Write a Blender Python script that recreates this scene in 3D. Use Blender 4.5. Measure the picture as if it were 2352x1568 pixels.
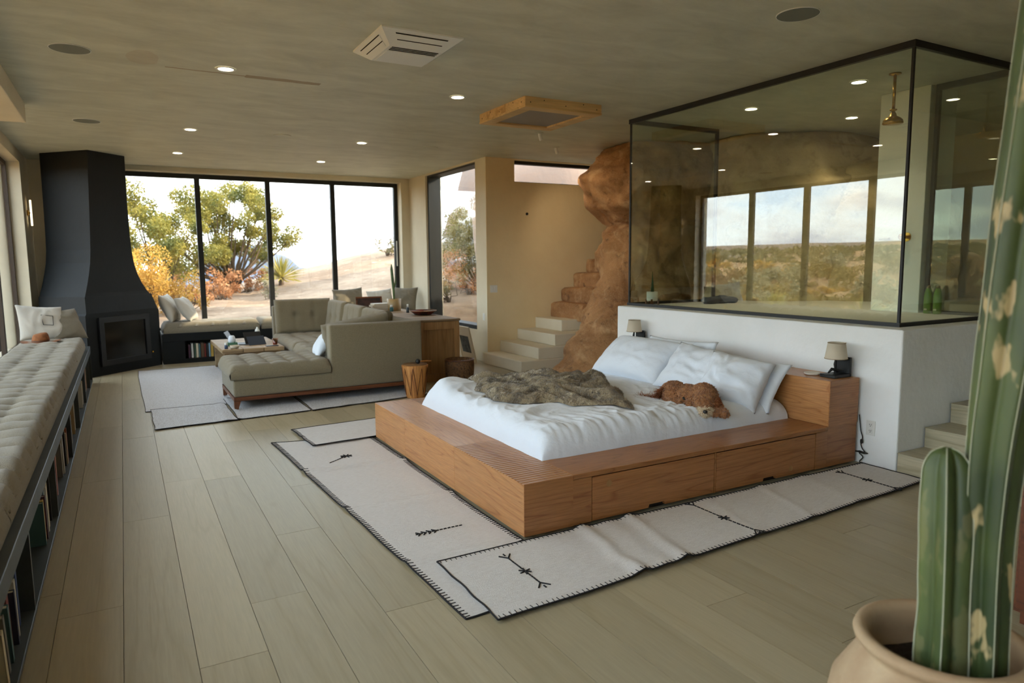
import bpy, bmesh, math, random
from mathutils import Vector, Matrix, noise, Euler

sc = bpy.context.scene
for _o in list(bpy.data.objects):
    bpy.data.objects.remove(_o)
col = sc.collection
rnd = random.Random(7)

# ------------------------------------------------------------ camera
FOC, YAW, PIT, ROL, EYE = 24.415, 0.508805, 0.116792, -0.0085665, 1.65
_f = Vector((math.sin(YAW) * math.cos(PIT), math.cos(YAW) * math.cos(PIT), -math.sin(PIT)))
_r = Vector((math.cos(YAW), -math.sin(YAW), 0))
_u = _r.cross(_f)
_c, _s = math.cos(ROL), math.sin(ROL)
_r2, _u2 = _c * _r + _s * _u, -_s * _r + _c * _u
cam = bpy.data.cameras.new('camera')
cam.sensor_width = 36
cam.lens = FOC
cam.clip_start, cam.clip_end = 0.05, 2000
cam.dof.use_dof = True
cam.dof.focus_distance = 4.6
cam.dof.aperture_fstop = 2.6
camo = bpy.data.objects.new('camera', cam)
camo.matrix_world = Matrix(((_r2.x, _u2.x, -_f.x, 0), (_r2.y, _u2.y, -_f.y, 0), (_r2.z, _u2.z, -_f.z, EYE), (0, 0, 0, 1)))
col.objects.link(camo)
sc.camera = camo

# ------------------------------------------------------------ sky, sun, exposure
sc.view_settings.view_transform = 'Standard'
sc.view_settings.look = 'None'
sc.view_settings.gamma = 1.0
sc.view_settings.use_curve_mapping = False
sc.view_settings.exposure = 2.45
sc.cycles.use_denoising = True
sc.cycles.use_adaptive_sampling = True
sc.cycles.adaptive_threshold = 0.05
sc.cycles.adaptive_min_samples = 16
sc.cycles.use_light_tree = False
sc.cycles.max_bounces = 7
sc.cycles.diffuse_bounces = 4
sc.cycles.glossy_bounces = 3
sc.cycles.transparent_max_bounces = 12
sc.cycles.sample_clamp_indirect = 6.0
sc.cycles.caustics_reflective = False
sc.cycles.caustics_refractive = False

def lin(c):
    c = c / 255.0
    return c / 12.92 if c <= 0.04045 else ((c + 0.055) / 1.055) ** 2.4

def rgb(r, g, b):
    return (lin(r), lin(g), lin(b), 1.0)

SKY = 1.25
world = bpy.data.worlds.new('sky')
sc.world = world
world.use_nodes = True
_nt = world.node_tree
_nt.nodes.clear()
_tc = _nt.nodes.new('ShaderNodeTexCoord')
_sep = _nt.nodes.new('ShaderNodeSeparateXYZ')
_nt.links.new(_tc.outputs['Generated'], _sep.inputs[0])
_ramp = _nt.nodes.new('ShaderNodeValToRGB')
_ramp.color_ramp.elements[0].position = 0.0
_ramp.color_ramp.elements[0].color = (0.75, 0.87, 0.92, 1)
_ramp.color_ramp.elements[1].position = 0.75
_ramp.color_ramp.elements[1].color = (0.31, 0.51, 0.80, 1)
_e = _ramp.color_ramp.elements.new(0.22)
_e.color = (0.51, 0.70, 0.90, 1)
_nt.links.new(_sep.outputs['Z'], _ramp.inputs[0])
_map = _nt.nodes.new('ShaderNodeMapping')
_map.inputs['Scale'].default_value = (1.5, 1.5, 5.0)
_nt.links.new(_tc.outputs['Generated'], _map.inputs[0])
_cl = _nt.nodes.new('ShaderNodeTexNoise')
_cl.inputs['Scale'].default_value = 2.3
_cl.inputs['Detail'].default_value = 7
_cl.inputs['Roughness'].default_value = 0.55
_nt.links.new(_map.outputs[0], _cl.inputs['Vector'])
_cr = _nt.nodes.new('ShaderNodeValToRGB')
_cr.color_ramp.elements[0].position = 0.42
_cr.color_ramp.elements[0].color = (0, 0, 0, 1)
_cr.color_ramp.elements[1].position = 0.54
_cr.color_ramp.elements[1].color = (1, 1, 1, 1)
_nt.links.new(_cl.outputs['Fac'], _cr.inputs[0])
_cc = _nt.nodes.new('ShaderNodeValToRGB')
_cc.color_ramp.elements[0].position = 0.46
_cc.color_ramp.elements[0].color = (0.98, 1.01, 0.93, 1)
_cc.color_ramp.elements[1].position = 0.60
_cc.color_ramp.elements[1].color = (0.47, 0.51, 0.59, 1)
_nt.links.new(_cl.outputs['Fac'], _cc.inputs[0])
_mx = _nt.nodes.new('ShaderNodeMix')
_mx.data_type = 'RGBA'
_nt.links.new(_cr.outputs[0], _mx.inputs['Factor'])
_nt.links.new(_ramp.outputs[0], _mx.inputs['A'])
_nt.links.new(_cc.outputs[0], _mx.inputs['B'])
_bg = _nt.nodes.new('ShaderNodeBackground')
_bg.inputs['Strength'].default_value = SKY
_nt.links.new(_mx.outputs['Result'], _bg.inputs['Color'])
_wo = _nt.nodes.new('ShaderNodeOutputWorld')
_nt.links.new(_bg.outputs[0], _wo.inputs[0])

sun = bpy.data.lights.new('sun', 'SUN')
sun.energy = 1.6
sun.color = (1.0, 0.86, 0.62)
sun.angle = 0.012
suno = bpy.data.objects.new('sun', sun)
suno.rotation_euler = Vector((-0.80, 0.36, -0.45)).to_track_quat('-Z', 'Y').to_euler()
suno.location = (20, -9, 12)
col.objects.link(suno)

# ------------------------------------------------------------ materials
MATS = {}

def new_mat(name):
    m = bpy.data.materials.new(name)
    m.use_nodes = True
    nt = m.node_tree
    nt.nodes.clear()
    out = nt.nodes.new('ShaderNodeOutputMaterial')
    MATS[name] = m
    return m, nt, out

def nod(nt, typ, **kw):
    n = nt.nodes.new(typ)
    for k, v in kw.items():
        if k.startswith('_'):
            setattr(n, k[1:], v)
        else:
            n.inputs[k].default_value = v
    return n

def coords(nt, scale=(1, 1, 1), mode='pos', rot=(0, 0, 0), rand=False):
    if mode == 'pos':
        src = nt.nodes.new('ShaderNodeNewGeometry').outputs['Position']
    else:
        src = nt.nodes.new('ShaderNodeTexCoord').outputs['Object' if mode == 'obj' else 'Generated']
    if rand:
        oi = nt.nodes.new('ShaderNodeObjectInfo')
        mul = nod(nt, 'ShaderNodeMath', _operation='MULTIPLY')
        mul.inputs[1].default_value = 37.0
        nt.links.new(oi.outputs['Random'], mul.inputs[0])
        add = nod(nt, 'ShaderNodeVectorMath', _operation='ADD')
        nt.links.new(src, add.inputs[0])
        nt.links.new(mul.outputs[0], add.inputs[1])
        src = add.outputs[0]
    mp = nod(nt, 'ShaderNodeMapping')
    mp.inputs['Scale'].default_value = scale
    mp.inputs['Rotation'].default_value = rot
    nt.links.new(src, mp.inputs[0])
    return mp.outputs[0]

def ramp(nt, fac, stops):
    r = nt.nodes.new('ShaderNodeValToRGB')
    els = r.color_ramp.elements
    els[0].position, els[0].color = stops[0]
    els[1].position, els[1].color = stops[1]
    for p, c in stops[2:]:
        e = els.new(p)
        e.color = c
    nt.links.new(fac, r.inputs[0])
    return r.outputs[0]

def mixc(nt, fac, a, b, mode='MIX'):
    m = nt.nodes.new('ShaderNodeMix')
    m.data_type = 'RGBA'
    m.blend_type = mode
    for sock, v in ((m.inputs['Factor'], fac), (m.inputs['A'], a), (m.inputs['B'], b)):
        if hasattr(v, 'links'):
            nt.links.new(v, sock)
        else:
            sock.default_value = v
    return m.outputs['Result']

def mat(name, base, rough=0.6, metal=0.0, var=(), bump=None, mode='pos', rand=0.0, spec=0.5, coat=0.0, sheen=0.0, sss=0.0, emit=None):
    """var: (colour, scale, low, high, stretch) noise layers; bump: (scale, strength, stretch, detail)"""
    m, nt, out = new_mat(name)
    b = nt.nodes.new('ShaderNodeBsdfPrincipled')
    b.inputs['Roughness'].default_value = rough
    b.inputs['Metallic'].default_value = metal
    b.inputs['Specular IOR Level'].default_value = spec
    b.inputs['Coat Weight'].default_value = coat
    if sheen:
        b.inputs['Sheen Weight'].default_value = sheen
        b.inputs['Sheen Roughness'].default_value = 0.5
    if emit:
        b.inputs['Emission Color'].default_value = emit[0]
        b.inputs['Emission Strength'].default_value = emit[1]
    c = base
    for (vc, s, lo, hi, st) in var:
        n = nod(nt, 'ShaderNodeTexNoise', Scale=s, Detail=6.0, Roughness=0.6)
        nt.links.new(coords(nt, st, mode, rand=bool(rand)), n.inputs['Vector'])
        f = ramp(nt, n.outputs['Fac'], [(lo, (0, 0, 0, 1)), (hi, (1, 1, 1, 1))])
        c = mixc(nt, f, c, vc)
    if rand:
        oi = nt.nodes.new('ShaderNodeObjectInfo')
        mr = nod(nt, 'ShaderNodeMapRange')
        mr.inputs['To Min'].default_value = 1 - rand
        mr.inputs['To Max'].default_value = 1 + rand
        nt.links.new(oi.outputs['Random'], mr.inputs['Value'])
        c = mixc(nt, 1.0, c, mr.outputs[0], 'MULTIPLY')
    if hasattr(c, 'links'):
        nt.links.new(c, b.inputs['Base Color'])
    else:
        b.inputs['Base Color'].default_value = c
    if bump:
        n = nod(nt, 'ShaderNodeTexNoise', Scale=bump[0], Detail=bump[3] if len(bump) > 3 else 5.0)
        nt.links.new(coords(nt, bump[2] if len(bump) > 2 else (1, 1, 1), mode), n.inputs['Vector'])
        bp = nod(nt, 'ShaderNodeBump', Strength=bump[1], Distance=0.02)
        nt.links.new(n.outputs['Fac'], bp.inputs['Height'])
        nt.links.new(bp.outputs[0], b.inputs['Normal'])
    nt.links.new(b.outputs[0], out.inputs[0])
    return m

def wood(name, light, mid, dark, axis='x', scale=1.0, rough=0.45, rand=0.06, mode='pos', ring=9.0, knots=0.35, fine_c=(0.80, 1.08)):
    m, nt, out = new_mat(name)
    b = nt.nodes.new('ShaderNodeBsdfPrincipled')
    b.inputs['Roughness'].default_value = rough
    st = {'x': (0.055, 1, 1), 'y': (1, 0.055, 1), 'z': (1, 1, 0.055)}[axis]
    st = tuple(v * scale for v in st)
    co = coords(nt, st, mode, rand=True)
    big = nod(nt, 'ShaderNodeTexNoise', Scale=2.2, Detail=2.0, Roughness=0.5, Distortion=0.6)
    nt.links.new(co, big.inputs['Vector'])
    mul = nod(nt, 'ShaderNodeMath', _operation='MULTIPLY')
    mul.inputs[1].default_value = ring
    nt.links.new(big.outputs['Fac'], mul.inputs[0])
    fr = nod(nt, 'ShaderNodeMath', _operation='PINGPONG')
    fr.inputs[1].default_value = 0.5
    nt.links.new(mul.outputs[0], fr.inputs[0])
    grain = ramp(nt, fr.outputs[0], [(0.0, dark), (0.075, mid), (0.5, light)])
    fine = nod(nt, 'ShaderNodeTexNoise', Scale=60.0, Detail=3.0)
    nt.links.new(co, fine.inputs['Vector'])
    ff = ramp(nt, fine.outputs['Fac'], [(0.3, (fine_c[0],) * 3 + (1,)), (0.7, (fine_c[1],) * 3 + (1,))])
    c = mixc(nt, 1.0, grain, ff, 'MULTIPLY')
    kn = nod(nt, 'ShaderNodeTexVoronoi', Scale=1.6)
    st2 = {'x': (0.45, 1, 1), 'y': (1, 0.45, 1), 'z': (1, 1, 0.45)}[axis]
    nt.links.new(coords(nt, tuple(v * scale for v in st2), mode, rand=True), kn.inputs['Vector'])
    kf = ramp(nt, kn.outputs['Distance'], [(0.03, (knots, knots, knots, 1)), (0.085, (0, 0, 0, 1))])
    c = mixc(nt, kf, c, dark)
    oi = nt.nodes.new('ShaderNodeObjectInfo')
    mr = nod(nt, 'ShaderNodeMapRange')
    mr.inputs['To Min'].default_value = 1 - rand
    mr.inputs['To Max'].default_value = 1 + rand
    nt.links.new(oi.outputs['Random'], mr.inputs['Value'])
    c = mixc(nt, 1.0, c, mr.outputs[0], 'MULTIPLY')
    nt.links.new(c, b.inputs['Base Color'])
    bp = nod(nt, 'ShaderNodeBump', Strength=0.12 if fine_c[0] < 0.9 else 0.05, Distance=0.01)
    nt.links.new(fine.outputs['Fac'], bp.inputs['Height'])
    nt.links.new(bp.outputs[0], b.inputs['Normal'])
    nt.links.new(b.outputs[0], out.inputs[0])
    return m

def glass(name, tint, refl=1.0, ior=1.5):
    m, nt, out = new_mat(name)
    t = nt.nodes.new('ShaderNodeBsdfTransparent')
    t.inputs[0].default_value = tint
    g = nt.nodes.new('ShaderNodeBsdfGlossy')
    g.inputs['Roughness'].default_value = 0.0
    g.inputs[0].default_value = (1, 1, 1, 1)
    fr = nod(nt, 'ShaderNodeFresnel', IOR=ior)
    mul = nod(nt, 'ShaderNodeMath', _operation='MULTIPLY', _use_clamp=True)
    mul.inputs[1].default_value = refl
    nt.links.new(fr.outputs[0], mul.inputs[0])
    geo = nt.nodes.new('ShaderNodeNewGeometry')
    inv = nod(nt, 'ShaderNodeMath', _operation='SUBTRACT')
    inv.inputs[0].default_value = 1.0
    nt.links.new(geo.outputs['Backfacing'], inv.inputs[1])
    front = nod(nt, 'ShaderNodeMath', _operation='MULTIPLY')   # the pane mirrors on its outer face only, the inner face just transmits
    nt.links.new(mul.outputs[0], front.inputs[0])
    nt.links.new(inv.outputs[0], front.inputs[1])
    mx = nt.nodes.new('ShaderNodeMixShader')
    nt.links.new(front.outputs[0], mx.inputs[0])
    nt.links.new(t.outputs[0], mx.inputs[1])
    nt.links.new(g.outputs[0], mx.inputs[2])
    nt.links.new(mx.outputs[0], out.inputs[0])
    return m

W3 = (1, 1, 1)
mat('plaster_white', rgb(242, 243, 242), 0.85, var=[(rgb(232, 232, 228), 1.3, 0.35, 0.75, W3)], bump=(14, 0.25, W3, 6))
mat('plaster_cream', rgb(224, 214, 190), 0.85, var=[(rgb(210, 197, 170), 0.9, 0.35, 0.75, W3)], bump=(12, 0.2, W3, 6))
mat('plaster_tan', rgb(234, 214, 172), 0.85, var=[(rgb(222, 198, 154), 0.8, 0.3, 0.75, W3)], bump=(12, 0.2, W3, 6))
mat('steel_black', rgb(30, 31, 31), 0.45, 0.3)
mat('frame_black', rgb(22, 23, 23), 0.5)
mat('frame_bronze', rgb(64, 50, 38), 0.5)
mat('subfloor', rgb(62, 52, 40), 0.9)
mat('gap', rgb(25, 18, 12), 0.9)
mat('fabric_sofa', rgb(146, 132, 104), 0.95, var=[(rgb(116, 103, 77), 260, 0.35, 0.65, W3)], bump=(320, 0.5), sheen=0.3)
mat('fabric_linen', rgb(146, 135, 115), 0.95, var=[(rgb(116, 105, 86), 190, 0.35, 0.65, (1, 3, 1))], bump=(260, 0.4), sheen=0.2)
mat('fabric_pillow', rgb(208, 200, 186), 0.95, bump=(200, 0.3), sheen=0.2)
mat('fabric_white', rgb(220, 226, 234), 0.9, bump=(30, 0.16, W3, 4), sheen=0.15)
mat('concrete_dark', rgb(17, 20, 21), 0.55, spec=0.25, var=[(rgb(12, 14, 15), 2.2, 0.3, 0.7, W3), (rgb(26, 31, 31), 1.1, 0.55, 0.85, W3)], bump=(20, 0.08))
mat('iron_black', rgb(16, 16, 17), 0.6)
mat('brass', rgb(190, 145, 60), 0.22, 1.0)
mat('plastic_white', rgb(225, 224, 218), 0.5)
mat('ac_white', rgb(222, 225, 222), 0.5)
mat('speaker_grey', rgb(118, 122, 112), 0.7, bump=(400, 0.3))
mat('lamp_glow', (1, 0.9, 0.75, 1), 0.5, emit=((1.0, 0.83, 0.60, 1), 5.0))
mat('paper', rgb(215, 205, 185), 0.8)
mat('terracotta', rgb(168, 138, 104), 0.75, var=[(rgb(184, 158, 124), 4, 0.4, 0.7, W3), (rgb(144, 106, 74), 2.1, 0.55, 0.8, W3)], bump=(30, 0.15))
mat('soil', rgb(48, 36, 26), 0.95, bump=(60, 0.8))
wood('wood_fir_y', rgb(186, 132, 82), rgb(180, 125, 75), rgb(160, 102, 57), 'y', 2.2, 0.34, ring=15.0, knots=0.75, rand=0.09)
wood('wood_fir_x', rgb(166, 112, 66), rgb(159, 105, 60), rgb(138, 84, 44), 'x', 2.2, 0.34, ring=15.0, knots=0.75, rand=0.09)  # darker copy of the fir, shade of the bed's near side put into the colour
wood('wood_oak', rgb(168, 126, 78), rgb(162, 120, 72), rgb(146, 104, 60), 'z', 1.3, 0.5)
wood('wood_pine', rgb(214, 170, 110), rgb(200, 152, 92), rgb(170, 120, 66), 'x', 1.2, 0.55)
wood('wood_step', rgb(192, 182, 154), rgb(184, 173, 144), rgb(166, 154, 124), 'y', 1.0, 0.5)
wood('wood_table', rgb(168, 142, 106), rgb(146, 118, 84), rgb(98, 74, 48), 'x', 1.0, 0.6)
wood('wood_walnut', rgb(112, 64, 36), rgb(94, 52, 28), rgb(60, 32, 18), 'x', 1.2, 0.4)
wood('wood_walnut_y', rgb(112, 62, 36), rgb(100, 54, 30), rgb(76, 40, 22), 'y', 1.6, 0.4)
wood('wood_drum', rgb(214, 152, 84), rgb(196, 130, 66), rgb(150, 92, 44), 'z', 2.0, 0.6)
wood('wood_plank', rgb(168, 156, 128), rgb(166, 153, 124), rgb(160, 147, 117), 'y', 1.6, 0.42, rand=0.10, ring=4.0, knots=0.85, fine_c=(0.93, 1.03))
mat('rock', rgb(176, 130, 86), 0.95, var=[(rgb(140, 96, 58), 1.6, 0.38, 0.66, W3), (rgb(204, 166, 122), 3.6, 0.52, 0.74, W3), (rgb(96, 66, 42), 9, 0.58, 0.74, W3), (rgb(206, 174, 132), 130, 0.56, 0.70, W3)], bump=(16, 1.0, W3, 12))
mat('rock_grey', rgb(206, 188, 150), 0.95, var=[(rgb(160, 140, 106), 1.2, 0.35, 0.7, W3), (rgb(122, 106, 78), 5, 0.55, 0.8, W3)], bump=(22, 0.5, W3, 10))
mat('rock_pink', rgb(150, 124, 108), 0.95, var=[(rgb(132, 114, 104), 0.7, 0.35, 0.7, W3), (rgb(130, 116, 108), 2.5, 0.55, 0.8, W3)], bump=(9, 0.5, W3, 10))
glass('glass_clear', (0.975, 0.985, 0.975, 1), 1.6)
glass('glass_tinted', (0.89, 0.93, 0.865, 1), 3.2, 1.52)

# ceiling plaster: trowelled mottling and one long water stain with a round blot at its end
def ceiling_mat():
    m, nt, out = new_mat('plaster_ceiling')
    b = nt.nodes.new('ShaderNodeBsdfPrincipled')
    b.inputs['Roughness'].default_value = 0.55
    n1 = nod(nt, 'ShaderNodeTexNoise', Scale=2.4, Detail=8.0, Roughness=0.65, Distortion=0.5)
    nt.links.new(coords(nt, (0.7, 1.5, 1)), n1.inputs['Vector'])
    c = ramp(nt, n1.outputs['Fac'], [(0.3, rgb(182, 183, 166)), (0.72, rgb(211, 212, 194))])
    pos = nt.nodes.new('ShaderNodeNewGeometry').outputs['Position']
    nz = nod(nt, 'ShaderNodeTexNoise', Scale=5.0, Detail=3.0)
    nt.links.new(pos, nz.inputs['Vector'])
    sep = nt.nodes.new('ShaderNodeSeparateXYZ')
    nt.links.new(pos, sep.inputs[0])

    def M(op, a, bb, clamp=False):
        q = nod(nt, 'ShaderNodeMath', _operation=op, _use_clamp=clamp)
        for i, v in enumerate((a, bb)):
            if hasattr(v, 'links'):
                nt.links.new(v, q.inputs[i])
            else:
                q.inputs[i].default_value = v
        return q.outputs[0]
    wob = M('MULTIPLY', M('SUBTRACT', nz.outputs['Fac'], 0.5), 0.06)
    d = M('ABSOLUTE', M('ADD', M('SUBTRACT', sep.outputs['Y'], 6.625), wob), 0)
    wid = M('ADD', 0.014, M('MULTIPLY', M('GREATER_THAN', sep.outputs['X'], 1.05), 0.030))
    line = M('LESS_THAN', d, wid)
    line = M('MULTIPLY', line, M('MULTIPLY', M('GREATER_THAN', sep.outputs['X'], 0.42), M('LESS_THAN', sep.outputs['X'], 1.70)))
    c = mixc(nt, M('MULTIPLY', line, 0.75), c, rgb(136, 108, 62))
    dx = M('SUBTRACT', sep.outputs['X'], 0.25)
    dy = M('MULTIPLY', M('SUBTRACT', sep.outputs['Y'], 6.42), 0.55)
    rr = M('SQRT', M('ADD', M('MULTIPLY', dx, dx), M('MULTIPLY', dy, dy)), 0)
    blot = M('MULTIPLY', M('LESS_THAN', M('ADD', rr, wob), 0.12), 0.22)
    c = mixc(nt, blot, c, rgb(160, 122, 84))
    nt.links.new(c, b.inputs['Base Color'])
    bp = nod(nt, 'ShaderNodeBump', Strength=0.25, Distance=0.02)
    n2 = nod(nt, 'ShaderNodeTexNoise', Scale=7.0, Detail=6.0)
    nt.links.new(coords(nt, (0.6, 1.6, 1)), n2.inputs['Vector'])
    nt.links.new(n2.outputs['Fac'], bp.inputs['Height'])
    nt.links.new(bp.outputs[0], b.inputs['Normal'])
    nt.links.new(b.outputs[0], out.inputs[0])
ceiling_mat()

# ------------------------------------------------------------ mesh helpers
OFF = {}

def tag(o, label=None, cat=None, group=None, kind=None):
    if label: o['label'] = label
    if cat: o['category'] = cat
    if group: o['group'] = group
    if kind: o['kind'] = kind
    return o

def thing(name, label, cat, loc=(0, 0, 0), rotz=0.0, group=None, kind=None):
    o = bpy.data.objects.new(name, None)
    o.empty_display_size = 0.1
    o.location = loc
    o.rotation_euler = (0, 0, rotz)
    col.objects.link(o)
    OFF[o] = Vector(loc) if rotz == 0 else Vector((0, 0, 0))
    return tag(o, label, cat, group, kind)

def spl(pts, n=6):
    pts = [Vector(p) for p in pts]
    out = []
    for k in range(len(pts) - 1):
        p0, p1, p2, p3 = pts[max(k - 1, 0)], pts[k], pts[k + 1], pts[min(k + 2, len(pts) - 1)]
        for i in range(n):
            f = i / n
            out.append(0.5 * ((2 * p1) + (p2 - p0) * f + (2 * p0 - 5 * p1 + 4 * p2 - p3) * f * f + (-p0 + 3 * p1 - 3 * p2 + p3) * f ** 3))
    return out + [pts[-1]]

class B:
    def __init__(self):
        self.bm = bmesh.new()

    def box(self, x0, x1, y0, y1, z0, z1, bevel=0.0, seg=2, mtx=None):
        r = bmesh.ops.create_cube(self.bm, size=1.0)
        vs = r['verts']
        for v in vs:
            v.co = Vector((x0 + (v.co.x + .5) * (x1 - x0), y0 + (v.co.y + .5) * (y1 - y0), z0 + (v.co.z + .5) * (z1 - z0)))
        if mtx is not None:
            bmesh.ops.transform(self.bm, matrix=mtx, verts=vs)
        if bevel > 0:
            es = list({e for v in vs for e in v.link_edges})
            bmesh.ops.bevel(self.bm, geom=es, offset=bevel, segments=seg, profile=0.5, affect='EDGES')
        return self

    def poly_prism(self, pts, z0, z1):
        a = [self.bm.verts.new((p[0], p[1], z0)) for p in pts]
        b = [self.bm.verts.new((p[0], p[1], z1)) for p in pts]
        n = len(pts)
        self.bm.faces.new(a[::-1])
        self.bm.faces.new(b)
        for i in range(n):
            self.bm.faces.new((a[i], a[(i + 1) % n], b[(i + 1) % n], b[i]))
        return self

    def loft(self, rings, caps=True):
        rs = [[self.bm.verts.new(p) for p in r] for r in rings]
        n = len(rs[0])
        for a, b in zip(rs, rs[1:]):
            for i in range(n):
                self.bm.faces.new((a[i], a[(i + 1) % n], b[(i + 1) % n], b[i]))
        if caps:
            self.bm.faces.new(rs[0][::-1])
            self.bm.faces.new(rs[-1])
        return self

    def tube(self, pts, rad, seg=8, caps=True):
        pts = [Vector(p) for p in pts]
        if not hasattr(rad, '__len__'):
            rad = [rad] * len(pts)
        rings = []
        up = Vector((0.12, 0.31, 0.94)).normalized()
        prev = None
        for i, p in enumerate(pts):
            d = (pts[min(i + 1, len(pts) - 1)] - pts[max(i - 1, 0)])
            if d.length < 1e-9:
                d = Vector((0, 0, 1))
            d.normalize()
            if prev is None:
                a = d.cross(up)
                if a.length < 1e-3:
                    a = d.cross(Vector((1, 0, 0)))
            else:
                a = prev - d * prev.dot(d)
            a.normalize()
            prev = a
            b = d.cross(a)
            rings.append([p + (a * math.cos(t) + b * math.sin(t)) * rad[i] for t in [2 * math.pi * k / seg for k in range(seg)]])
        return self.loft(rings, caps)

    def lathe(self, prof, seg=24, c=(0, 0, 0), caps=True):
        rings = [[(c[0] + r * math.cos(2 * math.pi * k / seg), c[1] + r * math.sin(2 * math.pi * k / seg), c[2] + z) for k in range(seg)] for r, z in prof]
        return self.loft(rings, caps)

    def sphere(self, c, r, seg=12, rings=8, s=(1, 1, 1), rot=None):
        q = bmesh.ops.create_uvsphere(self.bm, u_segments=seg, v_segments=rings, radius=1.0)
        m = Matrix.Diagonal((r * s[0], r * s[1], r * s[2], 1))
        if rot is not None:
            m = Euler(rot).to_matrix().to_4x4() @ m
        m = Matrix.Translation(c) @ m
        bmesh.ops.transform(self.bm, matrix=m, verts=q['verts'])
        return self

    def grid(self, nx, ny, fn, closed=False):
        vs = [[self.bm.verts.new(fn(i / nx, j / ny)) for j in range(ny + 1)] for i in range(nx + 1)]
        for i in range(nx):
            for j in range(ny):
                self.bm.faces.new((vs[i][j], vs[i + 1][j], vs[i + 1][j + 1], vs[i][j + 1]))
        return self

    def quad(self, a, b, c, d):
        self.bm.faces.new([self.bm.verts.new(p) for p in (a, b, c, d)])
        return self

    def mesh(self, name, m, smooth=False, off=None):
        if off is not None and off.length > 0:
            bmesh.ops.translate(self.bm, vec=-off, verts=self.bm.verts)
        bmesh.ops.recalc_face_normals(self.bm, faces=self.bm.faces)
        me = bpy.data.meshes.new(name)
        self.bm.to_mesh(me)
        self.bm.free()
        me.materials.append(MATS[m] if isinstance(m, str) else m)
        if smooth:
            for p in me.polygons:
                p.use_smooth = True
        return me

    def obj(self, name, m, parent=None, smooth=False, label=None, cat=None, group=None, kind=None, sub=0, auto=False):
        off = OFF.get(parent, Vector((0, 0, 0))) if parent else None
        me = self.mesh(name, m, smooth, off)
        o = bpy.data.objects.new(name, me)
        col.objects.link(o)
        if parent:
            o.parent = parent
            OFF[o] = off
        if sub:
            md = o.modifiers.new('sub', 'SUBSURF')
            md.levels = md.render_levels = sub
        if auto:
            es = [e for e in me.edges]
            me.set_sharp_from_angle(angle=math.radians(40))
        return tag(o, label, cat, group, kind)

def struct(name, b, m, **kw):
    return b.obj(name, m, kind='structure', **kw)

def inst(o, name, loc=None, rot=None, parent=None, scale=None):
    c = o.copy()
    c.name = name
    col.objects.link(c)
    if loc is not None: c.location = loc
    if rot is not None: c.rotation_euler = rot
    if scale is not None: c.scale = scale
    c.parent = parent
    return c

def clone(root, name, loc, rotz=0.0, label=None, group=None, scale=None):
    r = inst(root, name, loc, (0, 0, rotz), scale=scale)
    if label: r['label'] = label
    if group: r['group'] = group
    for ch in list(root.children):
        c = inst(ch, ch.name.split('.')[0], parent=r)
        for g in list(ch.children):
            inst(g, g.name.split('.')[0], parent=c)
    return r

def nz(p, s=1.0, seed=0.0):
    return noise.noise(Vector((p[0] * s + seed, p[1] * s - seed * 1.7, p[2] * s + seed * 0.6)))

def fbm(p, s=1.0, seed=0.0, octv=4):
    v, a, t = 0.0, 0.5, s
    for _ in range(octv):
        v += a * nz(p, t, seed)
        a *= 0.5
        t *= 2.05
    return v

def remesh(b, name, m, voxel, parent=None, smooth_it=3, disp=None, **kw):
    """fuse overlapping lumps of one body into one continuous surface"""
    me = b.mesh(name + '_raw', m, True)
    o = bpy.data.objects.new(name + '_raw', me)
    col.objects.link(o)
    md = o.modifiers.new('r', 'REMESH')
    md.mode = 'VOXEL'
    md.voxel_size = voxel
    ms = o.modifiers.new('s', 'SMOOTH')
    ms.iterations = smooth_it
    dg = bpy.context.evaluated_depsgraph_get()
    out = bpy.data.meshes.new_from_object(o.evaluated_get(dg))
    bpy.data.objects.remove(o)
    bpy.data.meshes.remove(me)
    out.name = name
    off = OFF.get(parent, Vector((0, 0, 0))) if parent else Vector((0, 0, 0))
    if disp:
        nrm = [v.normal.copy() for v in out.vertices]
        for v, n in zip(out.vertices, nrm):
            v.co = v.co + n * disp(v.co, n)
    for v in out.vertices:
        v.co = v.co - off
    for p in out.polygons:
        p.use_smooth = True
    out.materials.clear()
    out.materials.append(MATS[m])
    o = bpy.data.objects.new(name, out)
    col.objects.link(o)
    if parent:
        o.parent = parent
        OFF[o] = off
    return tag(o, kw.get('label'), kw.get('cat'), kw.get('group'), kw.get('kind'))
# ------------------------------------------------------------ the room shell
CE = 3.265          # ceiling height
XL, XR = -1.18, 5.1  # inner faces of the left window wall and of the right wall
YF = 13.3            # inner face of the far wall

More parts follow.
